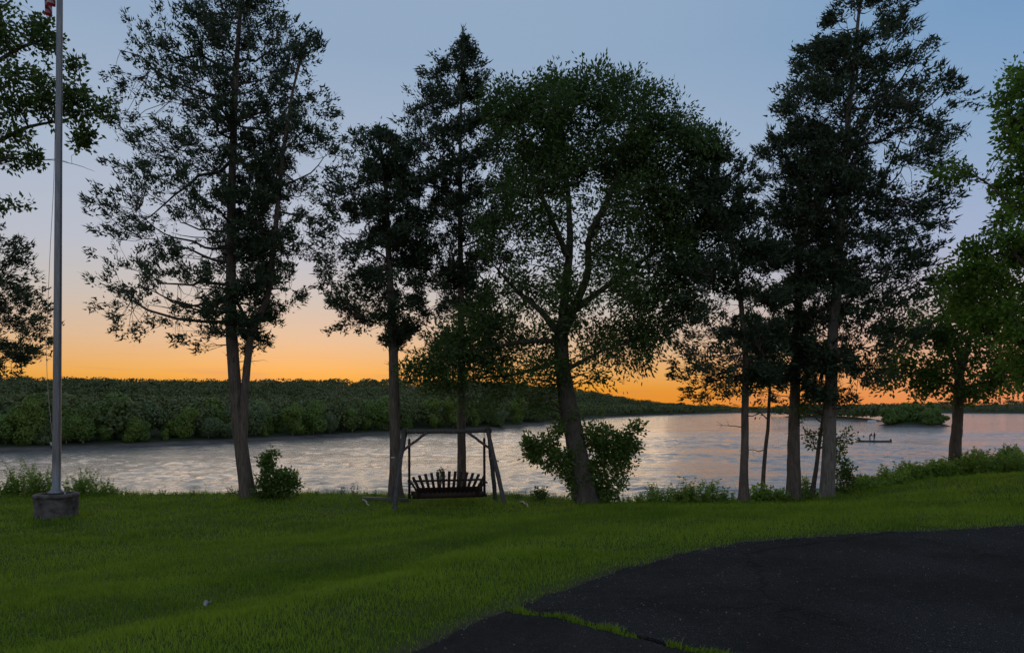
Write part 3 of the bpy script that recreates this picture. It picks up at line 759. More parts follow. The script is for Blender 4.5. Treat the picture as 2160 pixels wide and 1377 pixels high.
cedar('straight cedar trunk between the thin one and the tallest', 17.9,
      [([(1675, 1062), (1680, 880), (1688, 680), (1697, 480), (1704, 320), (1708, 250)], .165, .03, .5)],
      [(0, [(250, 1640, 1760), (320, 1600, 1790), (420, 1600, 1800), (520, 1600, 1800), (620, 1610, 1800), (720, 1620, 1790), (810, 1640, 1760), (850, 1660, 1740)], 140, dict(dens=.95, slope=(.0, .6)))], bark=M_BARKC, seed=15)
cedar('tallest cedar, pale twisted trunk nearest the boat', 17.5,
      [([(1745, 1064), (1748, 900), (1752, 720), (1763, 560), (1770, 420), (1782, 230), (1800, 40), (1806, -40)], .175, .02, -.3)],
      [(0, [(-45, 1795, 1815), (-10, 1755, 1850), (20, 1750, 1900), (80, 1725, 1900), (120, 1668, 1945), (190, 1650, 1985), (260, 1625, 2005), (330, 1640, 1990), (420, 1640, 2000), (500, 1650, 1990), (600, 1660, 1960), (700, 1670, 1930), (780, 1690, 1900), (840, 1700, 1850)], 385, dict(dens=1.0, slope=(.10, 1.0)))], bark=M_BARKG, seed=16)
cedar('cedar foliage reaching in from the left frame edge, below the oak', 19.2,
      [([(-110, 1056), (-108, 800), (-104, 560), (-100, 420)], .2, .03, .2)],
      [(0, [(440, -130, -40), (480, -220, 20), (560, -240, 62), (620, -250, 100), (700, -250, 95), (760, -230, 70), (790, -200, 40)], 190, dict(dens=1.1, slope=(-.05, .5), depth=.6))], seed=17)

# ------------------------------------------------------------------ the broadleaved trees
Y4 = 17.9
b4 = at(1237, 1062, Y4); b4[2] = gz(b4[0], b4[1]) - .08
def L4(pts, yo=0):
    w = np.array([at(px, py, Y4) for px, py in pts]); w[:, 1] += np.linspace(0, yo, len(w)); return w
tk = L4([(1237, 1062), (1222, 960), (1200, 850), (1186, 760), (1186, 690)], .1); tk[0] = b4
broadleaf('ash_tree', 'broad round-crowned leafy tree with a dark leaning trunk right of the swing', b4,
    [(tk, .30, .17),
     (L4([(1186, 700), (1192, 620), (1205, 520), (1200, 400), (1190, 260)], .3), .13, .03),
     (L4([(1190, 700), (1215, 640), (1250, 560), (1225, 520), (1258, 470), (1300, 380), (1330, 250)], -.6), .12, .03),
     (L4([(1184, 710), (1140, 650), (1090, 610), (1050, 560)], .7), .10, .03),
     (L4([(1196, 540), (1160, 460), (1120, 380), (1090, 260)], -.9), .08, .02),
     (L4([(1205, 660), (1280, 600), (1370, 540), (1430, 470)], .9), .09, .02),
     (L4([(1182, 720), (1110, 720), (1020, 740), (920, 760)], -.9), .07, .02),
     (L4([(1186, 760), (1080, 790), (980, 800)], .6), .06, .02),
     (L4([(1195, 780), (1270, 740), (1340, 720)], -.5), .06, .02)],
    [blobpx(1230, 268, Y4, 2.1, 2.2, 1.40, 1.5), blobpx(1120, 300, Y4, 1.35, 1.9, 1.6, 1.0), blobpx(1340, 300, Y4, 1.7, 2.0, 1.35, 1.15), blobpx(1430, 380, Y4, 1.25, 1.8, 1.6, 1.0),
     blobpx(1210, 430, Y4, 2.2, 2.2, 1.5, 1.1), blobpx(1090, 480, Y4, 1.2, 1.9, 1.5, .75), blobpx(1370, 560, Y4, 1.55, 2.0, 1.5, 1.0), blobpx(1260, 610, Y4, 1.7, 1.9, 1.2, .8),
     blobpx(1110, 650, Y4, 1.5, 2.0, 1.2, .8), blobpx(980, 760, Y4, 1.45, 1.6, .75, .6), blobpx(1120, 780, Y4, 1.3, 1.6, .6, .55), blobpx(1310, 740, Y4, 1.2, 1.6, .85, .6), blobpx(1060, 850, Y4, 1.3, 1.2, .35, .22), blobpx(1230, 205, Y4, 1.9, 1.5, .7, .5), blobpx(1405, 310, Y4, .9, 1.4, 1.0, .5), blobpx(1350, 420, Y4, 1.1, 1.5, 1.0, .5), blobpx(1440, 500, Y4, 1.1, 1.6, 1.2, .6), blobpx(1400, 660, Y4, 1.0, 1.4, .9, .5), blobpx(900, 790, Y4, .75, 1.0, .42, .22), blobpx(1000, 690, Y4, 1.0, 1.4, .7, .4), blobpx(1490, 330, Y4, .6, 1.0, .7, .25), blobpx(1185, 235, Y4, 1.0, 1.5, 1.0, .55), blobpx(1060, 230, Y4, .6, 1.0, .6, .3)],
    M_BROAD, M_BARKD, 31, n1=90, n2=2050, nleaf=44, leaf_len=.138, leaf_w=.050, spread=.30, shell=.5, whorl=.7)

Y8 = 20.2
b8 = at(2011, 1003, Y8); b8[2] = gz(b8[0], b8[1]) - .15
def L8(pts, yo=0):
    w = np.array([at(px, py, Y8) for px, py in pts]); w[:, 1] += np.linspace(0, yo, len(w)); return w
tk = L8([(2011, 1010), (2014, 940), (2022, 880), (2025, 820), (2030, 740)], .1); tk[0] = b8
broadleaf('maple_tree', 'short-trunked leafy tree on the weedy right bank', b8,
    [(tk, .165, .11), (L8([(2028, 800), (1990, 740), (1940, 690)], -.5), .08, .02), (L8([(2030, 780), (2060, 700), (2100, 620)], .4), .08, .02),
     (L8([(2028, 760), (2020, 680), (2005, 610)], .8), .08, .02), (L8([(2026, 820), (1960, 790), (1890, 780)], .3), .06, .015), (L8([(2028, 820), (2090, 800), (2160, 790)], -.3), .06, .015)],
    [blobpx(2000, 680, Y8, 1.5, 1.6, 1.0, 1), blobpx(1930, 720, Y8, 1.15, 1.4, .9, .7), blobpx(2100, 680, Y8, 1.4, 1.6, 1.1, 1), blobpx(1900, 790, Y8, .95, 1.1, .5, .45), blobpx(2030, 810, Y8, 1.6, 1.4, .7, .9), blobpx(2150, 770, Y8, 1.3, 1.4, .8, .7), blobpx(2045, 590, Y8, 1.1, 1.4, .6, .5)],
    M_SHRUB, M_BARKC, 32, n1=50, n2=360, nleaf=40, leaf_len=.14, leaf_w=.075, spread=.30, whorl=.4)

Y9 = 15.4
b9 = np.array((13.2, Y9, gz(13.2, Y9) - .1))
def W9(pts): return np.array(pts, float)
MB = [((10.05, Y9, 7.25), (.58, .6, .20), .16), ((9.75, Y9, 6.95), (.50, .5, .18), .13), ((10.5, Y9, 6.8), (.3, .4, .2), .05)]
_r = np.random.default_rng(44)
for z_ in np.arange(2.3, 9.6, .52):
    xl = np.interp(z_, [2.2, 3.0, 3.8, 4.6, 5.3, 6.0, 6.8, 7.8, 8.6, 9.5], [11.3, 10.7, 10.2, 9.9, 9.95, 10.6, 11.2, 10.95, 10.9, 11.3]) + _r.uniform(-.12, .15)
    MB.append(((xl + .85, Y9 + _r.uniform(-.4, .4), z_), (.85, 1.1, .24), .8)); MB.append(((xl + 2.2, Y9 + _r.uniform(-.3, .3), z_ + .15), (1.1, 1.4, .26), .7))
broadleaf('maple_tree', 'large bright green maple overhanging the right frame edge', b9,
    [(W9([b9, (13.1, Y9, 2), (13.0, Y9, 4.2), (13.0, Y9, 7)]), .28, .10), (W9([(13.1, Y9, 3.2), (12.0, Y9 - .3, 4.4), (10.8, Y9 - .6, 5.2)]), .11, .03),
     (W9([(13.0, Y9, 4.0), (12.2, Y9 + .4, 6.0), (11.7, Y9 + .5, 8.2)]), .10, .03), (W9([(13.1, Y9, 2.8), (12.0, Y9 + .3, 3.2), (11.1, Y9 + .6, 3.5)]), .09, .02),
     (W9([(11.8, Y9 - .3, 5.4), (11.1, Y9 - .2, 6.3), (10.5, Y9 - .1, 6.9), (9.9, Y9, 7.2)]), .030, .008), (W9([(13.0, Y9, 4.6), (12.0, Y9 - .5, 5.8), (11.2, Y9 - .8, 6.4)]), .08, .02)],
    MB, M_MAPLE, M_BARKC, 33, n1=90, n2=1000, nleaf=36, leaf_len=.13, leaf_w=.066, spread=.22, whorl=.4)

YA = 17.2
bA = np.array((wx(-190, YA), YA, gz(wx(-190, YA), YA) - .1))
def LA(pts, yo=0):
    w = np.array([at(px, py, YA) for px, py in pts]); w[:, 1] += np.linspace(0, yo, len(w)); return w
tkA = LA([(-190, 1050), (-185, 800), (-178, 500), (-175, 200), (-160, -60)]); tkA[0] = bA
broadleaf('oak_tree', 'oak boughs reaching in behind the top of the flagpole', bA,
    [(tkA, .30, .12), (LA([(-178, 420), (-60, 320), (40, 260), (130, 240)], .3), .10, .02), (LA([(-176, 300), (-60, 160), (40, 90), (100, 70)], .2), .10, .02), (LA([(-178, 520), (-90, 420), (0, 345), (60, 340)], -.3), .07, .012), (LA([(-176, 150), (-80, 40), (0, -20)], .4), .08, .02),
     (LA([(60, 338), (120, 338), (165, 348), (200, 362)], .0), .014, .003), (LA([(-176, 540), (-60, 470), (0, 440), (40, 438), (75, 428)], .0), .05, .005), (LA([(120, 240), (180, 212), (215, 215)], 0), .02, .006)],
    [blobpx(30, 60, YA, .85, .7, .55, .5), blobpx(95, 75, YA, .42, .5, .42, .3), blobpx(40, 190, YA, .95, .8, .62, .8), blobpx(130, 210, YA, .70, .6, .55, .6), blobpx(185, 225, YA, .55, .5, .38, .3), blobpx(228, 220, YA, .18, .2, .25, .06), blobpx(165, 140, YA, .25, .3, .40, .10), blobpx(180, 285, YA, .22, .25, .26, .10), blobpx(20, 260, YA, .75, .7, .30, .3), blobpx(30, 330, YA, .60, .5, .20, .22), blobpx(75, 335, YA, .32, .3, .20, .12), blobpx(10, 435, YA, .40, .4, .16, .12), blobpx(50, 432, YA, .28, .3, .10, .06),
     blobpx(-120, 100, YA, 1.6, 1.5, 2.0, .9), blobpx(-140, 300, YA, 1.4, 1.3, 1.2, .5)],
    M_OAK, M_BARKD, 34, n1=60, n2=300, nleaf=30, leaf_len=.14, leaf_w=.075, spread=.22, shell=.2, whorl=.5)

# ------------------------------------------------------------------ saplings and shrubs
def sapling(label, Y, pts, r0, leafspots, seed, bark=M_BARKC):
    rng = np.random.default_rng(seed)
    W = np.array([at(px, py, Y) for px, py in pts]); b = W[0].copy(); b[2] = gz(b[0], b[1]) - .1; W[0] = b
    P = polyline(W, 24); P[1:-1] += np.cumsum(rng.normal(0, .008, (22, 3)), 0) * .5
    root = empty('sapling', b)
    trunk_geo(rng, P, r0, r0 * .25, 9, .3, .06).build('trunk', bark, root, True, b)
    w, l = broadleaf_parts(rng, [(P, r0, r0 * .25)], [blobpx(px, py, Y, rx, rx, rz, wt) for px, py, rx, rz, wt in leafspots], n1=8, n2=26, nleaf=16, leaf_len=.10, leaf_w=.055, spread=.15, shell=.1)
    bare_twigs(rng, w, P, b[2] + 1.2, P[-1, 2], 9, .3, .8)
    tag(w.build('branches', M_TWIG, root, True, b), kind='stuff'); tag(l.build('crown', M_SHRUB, root, False, b), kind='stuff')
    return tag(root, label, 'tree', 'thin saplings between the cedars')
sapling('thin crooked sapling just right of the thin cedar', 18.6, [(1606, 1052), (1612, 980), (1621, 900), (1626, 800), (1630, 700), (1640, 600)], .06, [(1625, 700, .4, .5, 1), (1640, 620, .4, .4, 1), (1590, 860, .2, .12, .3)], 51)
sapling('slanting sapling leaning into the tallest cedar', 17.9, [(1712, 1066), (1722, 980), (1733, 900), (1742, 830), (1748, 740)], .065, [(1710, 925, .25, .2, 1), (1690, 860, .3, .3, 1), (1795, 920, .3, .18, .8)], 52)

def bush(name, label, Y, bpx, stems, blobs, mat, seed, n2, nleaf, ll, lw, cat='bush', group=None, n1=14, spread=.16, by=None):
    """multi-stemmed bush; stems end at px points"""
    rng = np.random.default_rng(seed)
    b = np.array((wx(bpx, Y), Y, 0.)); b[2] = gz(b[0], b[1]) - .06
    root = empty(name, b); limbs = []
    for px, py in stems:
        e = at(px, py, Y); e[1] += rng.uniform(-.3, .3)
        s = b + np.array((rng.uniform(-.1, .1), rng.uniform(-.08, .08), 0))
        mid = (s + e) / 2 + np.array((rng.uniform(-.08, .08), rng.uniform(-.05, .05), .08))
        limbs.append((polyline([s, mid, e], 10), .016, .005))
    g = Geo()
    for P, a, c in limbs: g.tubes(P[None], np.linspace(a, c, len(P))[None], 5)
    g.build('stems', M_TWIG, root, True, b)
    w, l = broadleaf_parts(rng, limbs, [blobpx(px, py, Y, rx, ry, rz, wt) for px, py, rx, ry, rz, wt in blobs], n1=n1, n2=n2, nleaf=nleaf, leaf_len=ll, leaf_w=lw, spread=spread, shell=.2, whorl=.4)
    tag(w.build('twigs', M_TWIG, root, True, b), kind='stuff'); tag(l.build('foliage', mat, root, False, b), kind='stuff')
    return tag(root, label, cat, group)
bush('bush', 'dark leafy bush wrapped round the foot of the leaning trunk', 18.0, 1255,
     [(1120, 930), (1150, 985), (1290, 920), (1340, 905), (1330, 960), (1280, 990), (1200, 1000), (1310, 1030)],
     [(1140, 935, .5, .5, .35, 1), (1180, 975, .55, .6, .4, 1), (1120, 960, .3, .4, .25, .4), (1265, 915, .5, .6, .4, 1), (1300, 965, .6, .6, .5, 1.3), (1340, 900, .22, .3, .2, .25), (1362, 885, .10, .12, .08, .06), (1215, 1020, .4, .5, .4, .7), (1285, 1030, .45, .5, .35, .8), (1200, 890, .5, .6, .3, .5), (1250, 1000, .5, .5, .45, .8), (1320, 935, .35, .4, .3, .5), (1240, 950, .45, .5, .4, .6)],
     M_SHRUB, 61, 430, 26, .115, .060)
bush('bush', 'leafy bush growing against the two-stemmed cedar', 18.8, 575, [(560, 965), (585, 985), (615, 1000), (630, 1025), (545, 990)],
     [(562, 975, .16, .3, .22, .6), (570, 1005, .38, .4, .3, 1), (608, 1005, .22, .3, .2, .6), (600, 1030, .5, .4, .22, 1), (560, 1035, .4, .4, .2, .8), (578, 958, .06, .08, .1, .1)],
     M_SHRUB, 62, 170, 20, .11, .058)
bush('shrub', 'upright leafy shrub hugging the pale trunk of the tallest cedar', 18.0, 1772, [(1768, 950), (1775, 980), (1785, 1010), (1762, 1000)],
     [(1768, 950, .12, .15, .22, .4), (1775, 990, .22, .25, .25, 1), (1790, 1000, .14, .2, .25, .5), (1770, 1040, .28, .3, .25, 1)], M_SHRUB, 63, 60, 16, .10, .055)
bush('shrub', 'small sprig of leaves showing above the bench slats', 18.9, 930, [(929, 985), (932, 1000)], [(929, 992, .07, .07, .08, 1), (931, 1010, .1, .1, .1, 1)], M_SHRUB, 64, 12, 12, .08, .045, n1=3, spread=.07)
bush('shrub', 'low shrub on the bluff edge left of the leaning trunk', 18.3, 1140, [(1130, 1035), (1145, 1030), (1155, 1045)], [(1140, 1040, .2, .2, .15, 1), (1128, 1048, .14, .15, .1, .5)], M_SHRUB, 65, 26, 14, .09, .05, n1=4, spread=.1)
bush('shrub', 'rounded green shrub between the thin cedar and the straight cedar', 17.75, 1622, [(1590, 1030), (1610, 1020), (1640, 1030), (1600, 1050)], [(1605, 1040, .35, .3, .2, 1), (1640, 1045, .28, .3, .16, .7), (1585, 1052, .2, .2, .12, .4)], M_WEED, 66, 70, 18, .095, .05, n1=8, spread=.13)
bush('shrub', 'green shrub filling the gap between the two largest cedar trunks', 18.1, 1705, [(1695, 1020), (1705, 1005), (1720, 1030)], [(1700, 1025, .16, .2, .2, 1), (1706, 1045, .26, .25, .14, 1)], M_WEED, 67, 36, 16, .09, .05, n1=5, spread=.11)
bush('shrub', 'shrub at the foot of the short-trunked tree on the right bank', 19.0, 1960, [(1930, 985), (1960, 990), (1990, 1000)], [(1945, 1000, .6, .4, .25, 1), (1985, 1010, .5, .4, .2, 1), (1915, 1015, .4, .4, .18, .7)], M_WEED, 68, 90, 18, .10, .055, n1=8, spread=.15)
bush('shrub', 'spiky dark shrub on the skyline at the far right bank', 20.0, 2128, [(2128, 945), (2100, 975), (2150, 965)], [(2128, 958, .10, .12, .2, .5), (2115, 980, .35, .3, .16, 1), (2145, 985, .3, .3, .18, .7)], M_SHRUB, 69, 50, 16, .10, .05, n1=6, spread=.13)
bush('shrub', 'narrow upright shrub just right of the short trunk', 20.3, 2058, [(2058, 965), (2052, 985)], [(2058, 975, .10, .12, .18, 1), (2050, 990, .22, .2, .12, .8)], M_SHRUB, 70, 26, 14, .09, .05, n1=4, spread=.10)

def weed(P0, h, nst, spread, rng, gs, gl, ll=.075, lw=.034):
    """a clump of upright leafy stems"""
    K = 6; u = np.linspace(0, 1, K)
    a = rng.uniform(0, 6.3, nst); ln = rng.uniform(.05, .35, nst); hh = h * rng.uniform(.5, 1.05, nst)
    off = np.stack([np.cos(a), np.sin(a), np.zeros(nst)], 1)
    B = P0 + off * (spread * rng.uniform(0, 1, nst))[:, None]
    P = B[:, None] + off[:, None] * (ln * hh)[:, None, None] * (u ** 1.6)[None, :, None]
    P[..., 2] += hh[:, None] * u
    P += rng.normal(0, .012, P.shape) * u[None, :, None]
    gs.tubes(P, (np.full((nst, 1), .006) * (1 - .6 * u)[None]), 3)
    nl = max(9, int(h * 42))
    t = rng.uniform(.12, 1.0, (nst, nl)); ki = np.clip((t * (K - 1)).astype(int), 0, K - 2); fr = t * (K - 1) - ki; I = np.arange(nst)[:, None]
    C = (P[I, ki] * (1 - fr)[..., None] + P[I, ki + 1] * fr[..., None]).reshape(-1, 3)
    aa = rng.uniform(0, 6.3, len(C)); d = nrm(np.stack([np.cos(aa), np.sin(aa), rng.uniform(-.2, .9, len(C))], 1))
    sc_ = np.clip(1.15 - .5 * t.ravel(), .4, 1.2)
    leaves(rng, gl, C, d, ll * sc_ * rng.uniform(.6, 1.25, len(C)), lw * sc_ * rng.uniform(.7, 1.2, len(C)), rng.random(len(C)))
def weed_thing(px, py_top, Y, nst, spread, seed, label, group, ll=.075, lw=.034, mat=None):
    rng = np.random.default_rng(seed)
    b = np.array((wx(px, Y), Y, 0.)); b[2] = gz(b[0], b[1]) - .03
    h = wz(py_top, Y) - b[2]
    root = empty('weed_plant', b); gs, gl = Geo(), Geo(); weed(b, h, nst, spread, rng, gs, gl, ll, lw)
    tag(gs.build('stems', M_STEM, root, True, b), kind='stuff'); tag(gl.build('leaves', mat or M_WEED, root, False, b), kind='stuff')
    tag(root, label, 'plant', group)
rng = np.random.default_rng(91)
WORD = {px: i for i, px in enumerate(sorted((8, 30, 48, 66, 84, 100, 20, 150, 172, 190, 205, 222, 240)))}
for i, (px, top, nst) in enumerate([(8, 1000, 8), (30, 985, 9), (48, 968, 9), (66, 990, 9), (84, 972, 10), (100, 985, 9), (20, 1020, 8), (150, 1000, 9), (172, 990, 11), (190, 985, 11), (205, 1005, 10), (222, 1010, 10), (240, 1022, 8)]):
    weed_thing(px, top, 19.6 + rng.uniform(-.2, .3), nst + 6, .20, 100 + i, f'tall leafy weed behind the concrete flagpole base, {ORD[WORD[px]]} from the left frame edge', 'weeds behind the flagpole base', .095, .042)
for i, (px, top) in enumerate([(268, 1030), (285, 1034), (318, 1040), (345, 1030), (372, 1034), (405, 1024), (425, 1040), (460, 1038), (485, 1014), (497, 1024), (668, 1034), (695, 1040), (720, 1024), (748, 1016), (770, 1036), (790, 1030), (1078, 1040), (1095, 1032)]):
    weed_thing(px, top, 19.45 if px < 1000 else 18.9, 5, .08, 130 + i, f'short sparse weed on the lawn edge, {ORD[i]} going right from the flagpole', 'sparse weeds along the lawn edge', .06, .03, M_SHRUB)
for i, (px, top, nst) in enumerate([(1330, 1058, 4), (1352, 1050, 6), (1372, 1036, 7), (1392, 1030, 8), (1408, 1044, 7), (1425, 1030, 8), (1447, 1018, 9), (1465, 1034, 8), (1485, 1030, 8), (1503, 1022, 7), (1520, 1038, 7), (1540, 1050, 5)]):
    weed_thing(px, top - 14, 17.6 + rng.uniform(-.2, .2), nst * 2, .18, 160 + i, f'leafy weed between leaning trunk and thin cedar, {ORD[i]} from the leaning trunk', 'weeds right of the leaning trunk', .10, .046)
# the tangle that covers the right bank: nobody could count it
rng = np.random.default_rng(92); gs, gl = Geo(), Geo()
for i in range(330):
    px = 1790 + 420 * rng.random() ** .8; yb = rng.uniform(0, 1)
    x0 = px
    Yb = np.interp(px, [1780, 1900, 2010, 2160, 2260], [17.9, 18.3, 19.0, 18.2, 17.5]) + yb * np.interp(px, [1780, 1900, 2160], [.5, 1.4, 3.2])
    b = np.array((wx(px, Yb), Yb, 0.)); b[2] = gz(b[0], b[1]) - .03
    lm = .75 + .55 * math.sin(px * .071 + 2 * math.sin(px * .023)) * math.sin(px * .031 + yb * 3)
    weed(b, rng.uniform(.24, .60) * (.8 + .5 * (px - 1790) / 370) * max(.4, lm), rng.integers(4, 9), .2, rng, gs, gl, .105, .054)
for i in range(90):
    px = rng.uniform(1570, 1800); Yb = rng.uniform(17.7, 18.4); b = np.array((wx(px, Yb), Yb, 0.)); b[2] = gz(b[0], b[1]) - .03
    weed(b, rng.uniform(.12, .34), 5, .12, rng, gs, gl, .07, .035)
o = gl.build('undergrowth', M_WEED); st_ = gs.build('stems', M_STEM, o, True); st_['kind'] = 'stuff'
tag(o, 'tangled green undergrowth covering the right-hand bank', 'undergrowth', kind='stuff')

# ------------------------------------------------------------------ flagpole, its stone base, flag and halyard
YF = 15.6
fx = wx(119, YF); fz = gz(fx, YF)
zt = wz(1040, YF)
def lathe(prof, S=40, rough=0, seed=0, steps=1):
    r = np.random.default_rng(seed); prof = np.array(prof, float); K = len(prof); th = np.arange(S) / S * 2 * math.pi
    rr = prof[:, 0][:, None] * (1 + (r.normal(0, rough, (K, S)) if rough else np.zeros((K, S))))
    v = np.stack([rr * np.cos(th), rr * np.sin(th), np.broadcast_to(prof[:, 1][:, None], rr.shape) + (r.normal(0, rough * .3, (K, S)) if rough else 0)], -1)
    ix = np.arange(K * S).reshape(K, S); nx = np.roll(ix, -1, 1)
    return v.reshape(-1, 3), np.stack([ix[:-1], nx[:-1], nx[1:], ix[1:]], -1).reshape(-1, 4)
H = zt - fz
e = empty('concrete_plinth', (fx, YF, fz))
g = Geo(); g.add(*lathe([(.425, -.1), (.425, .0), (.43, .1), (.422, .2), (.43, .3), (.425, H - .11), (.43, H - .09)], 44, .012, 3)); g.build('stone_wall', M_CONC, e, True)
g = Geo(); g.add(*lathe([(.40, H - .10), (.452, H - .085), (.456, H - .02), (.43, H), (.345, H + .005), (.31, H - .01), (.30, H - .12)], 44, .010, 4)); g.build('rim', M_CONC, e, True)
g = Geo(); g.add(*lathe([(.32, H - .06), (.25, H - .03), (.12, H + .02), (.001, H + .02)], 28, .02, 5)); g.build('soil', M_SOIL, e, True)
g = Geo(); g.tubes(np.array([[(.26, -.10, H - .02), (.26, -.10, H + .06), (.27, -.10, H + .15)]]), np.array([[.016, .016, .014]]), 8, True); g.build('pipe_stub', M_CHAIN, e, True)
tag(e, 'round rough concrete base with a raised rim under the flagpole', 'pole base')
pole_b = np.array((fx, YF, fz + H - .25)); ptop = 12.6
e = empty('flagpole', pole_b)
lean = (wx(126, YF) - fx) / (wz(0, YF) - pole_b[2])
K = 14; zs = np.linspace(0, ptop - pole_b[2], K); P = np.stack([lean * zs, 0 * zs, zs], 1)
g = Geo(); g.tubes(P[None], np.linspace(.092, .058, K)[None], 18, True); g.build('shaft', M_STEEL, e, True)
g = Geo(); g.add(*lathe([(.095, .24), (.17, .25), (.165, .29), (.11, .33), (.095, .36)], 24)); g.build('collar', M_STEEL, e, True)
g = Geo(); v, f = lathe([(.001, -.09), (.05, -.075), (.085, -.02), (.085, .02), (.05, .075), (.001, .09)], 18); g.add(v + P[-1] + (0, 0, .08), f); g.build('finial', M_STEEL, e, True)
cz = 1.35; g = Geo(); g.box((lean * cz - .10, -.03, cz), (.018, .012, .07)); g.bar((lean * cz - .09, -.03, cz), (lean * cz - .14, -.03, cz + .06), .014, .014, (0, 1, 0)); g.bar((lean * cz - .09, -.03, cz), (lean * cz - .14, -.03, cz - .06), .014, .014, (0, 1, 0)); g.build('cleat', M_CHAIN, e)
tag(e, 'tall tapering metal flagpole near the left frame edge', 'flagpole')
hp = np.array([at(px, py, YF - .05) for px, py in [(121, 30), (118, 200), (113, 400), (106, 520), (101, 640), (98, 730), (99, 800), (106, 880), (112, 930)]])
g = Geo(); g.tubes(polyline(hp, 40)[None], np.full((1, 40), .0055), 5, True)
tag(g.build('halyard', M_ROPE, None, True), 'thin slack rope hanging beside the flagpole', 'rope')
nu, nvv = 40, 30; U, Vv = np.meshgrid(np.linspace(0, 1, nu), np.linspace(0, 1, nvv))
poleX = fx + lean * (11.5 - pole_b[2])
FXx = poleX - .075 - .215 * np.sin(U * 1.45) * (.85 + .15 * Vv) + .03 * np.sin(U * 17 + Vv * 2) * U
FY = YF + .10 * np.sin(U * 15 + Vv * 2.5) * np.minimum(U * 4, 1) + .02 * np.sin(Vv * 9)
FZ = 12.25 - 1.05 * Vv - .56 * U ** .9 * (.9 + .1 * Vv) + .015 * np.sin(U * 15)
ix = np.arange(nu * nvv).reshape(nvv, nu); fq = np.stack([ix[:-1, :-1], ix[:-1, 1:], ix[1:, 1:], ix[1:, :-1]], -1).reshape(-1, 4)
me = mesh('flag', np.stack([FXx, FY, FZ], -1).reshape(-1, 3), [fq], M_FLAG, True)
uvl = me.uv_layers.new(name='UVMap'); li = fq.ravel(); uvl.data.foreach_set('uv', np.stack([U.ravel()[li], Vv.ravel()[li]], -1).ravel().astype(np.float32))
tag(link('flag', me), 'limp red and white striped flag hanging down the flagpole', 'flag')

# ------------------------------------------------------------------ the swing: frame of poles, and the hanging bench
YS = 17.55; sx0 = wx(943, YS); sz0 = gz(sx0, YS); rot = R(12)
e = empty('swing_stand', (sx0, YS, sz0)); e.rotation_euler = (0, 0, rot)
def foot(x, y):
    c, s = math.cos(rot), math.sin(rot); X, Y = sx0 + c * x - s * y, YS + s * x + c * y
    return np.array((x, y, gz(X, Y) - sz0 - .06))
HB = 1.90
def log(name, p0, p1, r, par, mat=M_TIMBER, r1=None):
    g = Geo(); P = polyline([p0, (np.asarray(p0) + p1) / 2, p1], 9); rg_ = np.random.default_rng(int(abs(p0[0] * 977 + p1[1] * 131 + p1[2] * 37)) + 3)
    P[1:-1] += rg_.normal(0, .004, (7, 3))
    g.tubes(P[None], (np.linspace(r, r1 or r * .92, 9) * (1 + rg_.normal(0, .025, 9)))[None], 12, True)
    return g.build(name, mat, par, True)
log('top_beam', np.array((-1.16, 0, HB - .02)), np.array((1.16, 0, HB - .02)), .056, e)
for sx_, fo in ((-1, .32), (1, .34)):
    for sy in (-1, 1):
        tp = np.array((sx_ * 1.06 + .03 * sy, sy * .07, HB + .05)); ft = foot(sx_ * (1.06 + fo), sy * .68)
        log('leg', ft, tp, .060, e, M_TIMBER, .054)
    log('brace', np.array((sx_ * .50, -.07, HB - .03)), np.array((sx_ * 1.13, -.19, HB - .50)), .036, e)
    log('cross_tie', np.array((sx_ * 1.17, -.27, 1.15)), np.array((sx_ * 1.17, .27, 1.15)), .030, e)
    g = Geo(); g.tubes(np.array([[(sx_ * 1.20 + sx_ * .02, -.27, 1.12), (sx_ * 1.20 + sx_ * .10, -.27, 1.12)]]), np.array([[.018, .018]]), 8, True); g.build('bolt', M_CHAIN, e, True)
tag(e, 'weathered round-pole A-frame of the garden swing', 'swing frame')

e = empty('swing_bench', (sx0, YS, sz0)); e.rotation_euler = (0, 0, rot)
ZS = .33
def brd(name, p0, p1, w, d, side=(1, 0, 0), mat=M_BENCH):
    g = Geo(); g.bar(p0, p1, w, d, side); return g.build(name, mat, e)
for k in range(6):
    y = -.20 + .098 * k; brd('seat_slat', (-.86, y, ZS + .012 * math.sin(k)), (.86, y, ZS + .012 * math.sin(k)), .085, .022, (0, 1, 0))
for sx_ in (-.8, 0, .8): brd('seat_joist', (sx_, -.30, ZS - .055), (sx_, .34, ZS - .055), .04, .085, (1, 0, 0))
brd('front_rail', (-.9, .335, ZS - .06), (.9, .335, ZS - .06), .025, .11, (0, 1, 0))
brd('rear_rail', (-.9, -.30, ZS - .06), (.9, -.30, ZS - .06), .025, .13, (0, 1, 0))
NS = 13
for k in range(NS):
    u = -1 + 2 * k / (NS - 1)
    zt_ = .90 - .13 * u * u; yb, yt = -.27, -.27 - .40 * (zt_ - ZS)
    brd('back_slat', (u * .66, yb, ZS - .06), (u * .90, yt - .02, zt_), .072, .020)
def yback(z): return -.27 - .40 * (z - ZS)
brd('back_rail', (-.90, yback(.66) + .024, .66), (.90, yback(.66) + .024, .66), .024, .05, (0, 1, 0))
brd('back_rail', (-.80, yback(.42) + .026, .42), (.80, yback(.42) + .026, .42), .024, .12, (0, 1, 0))
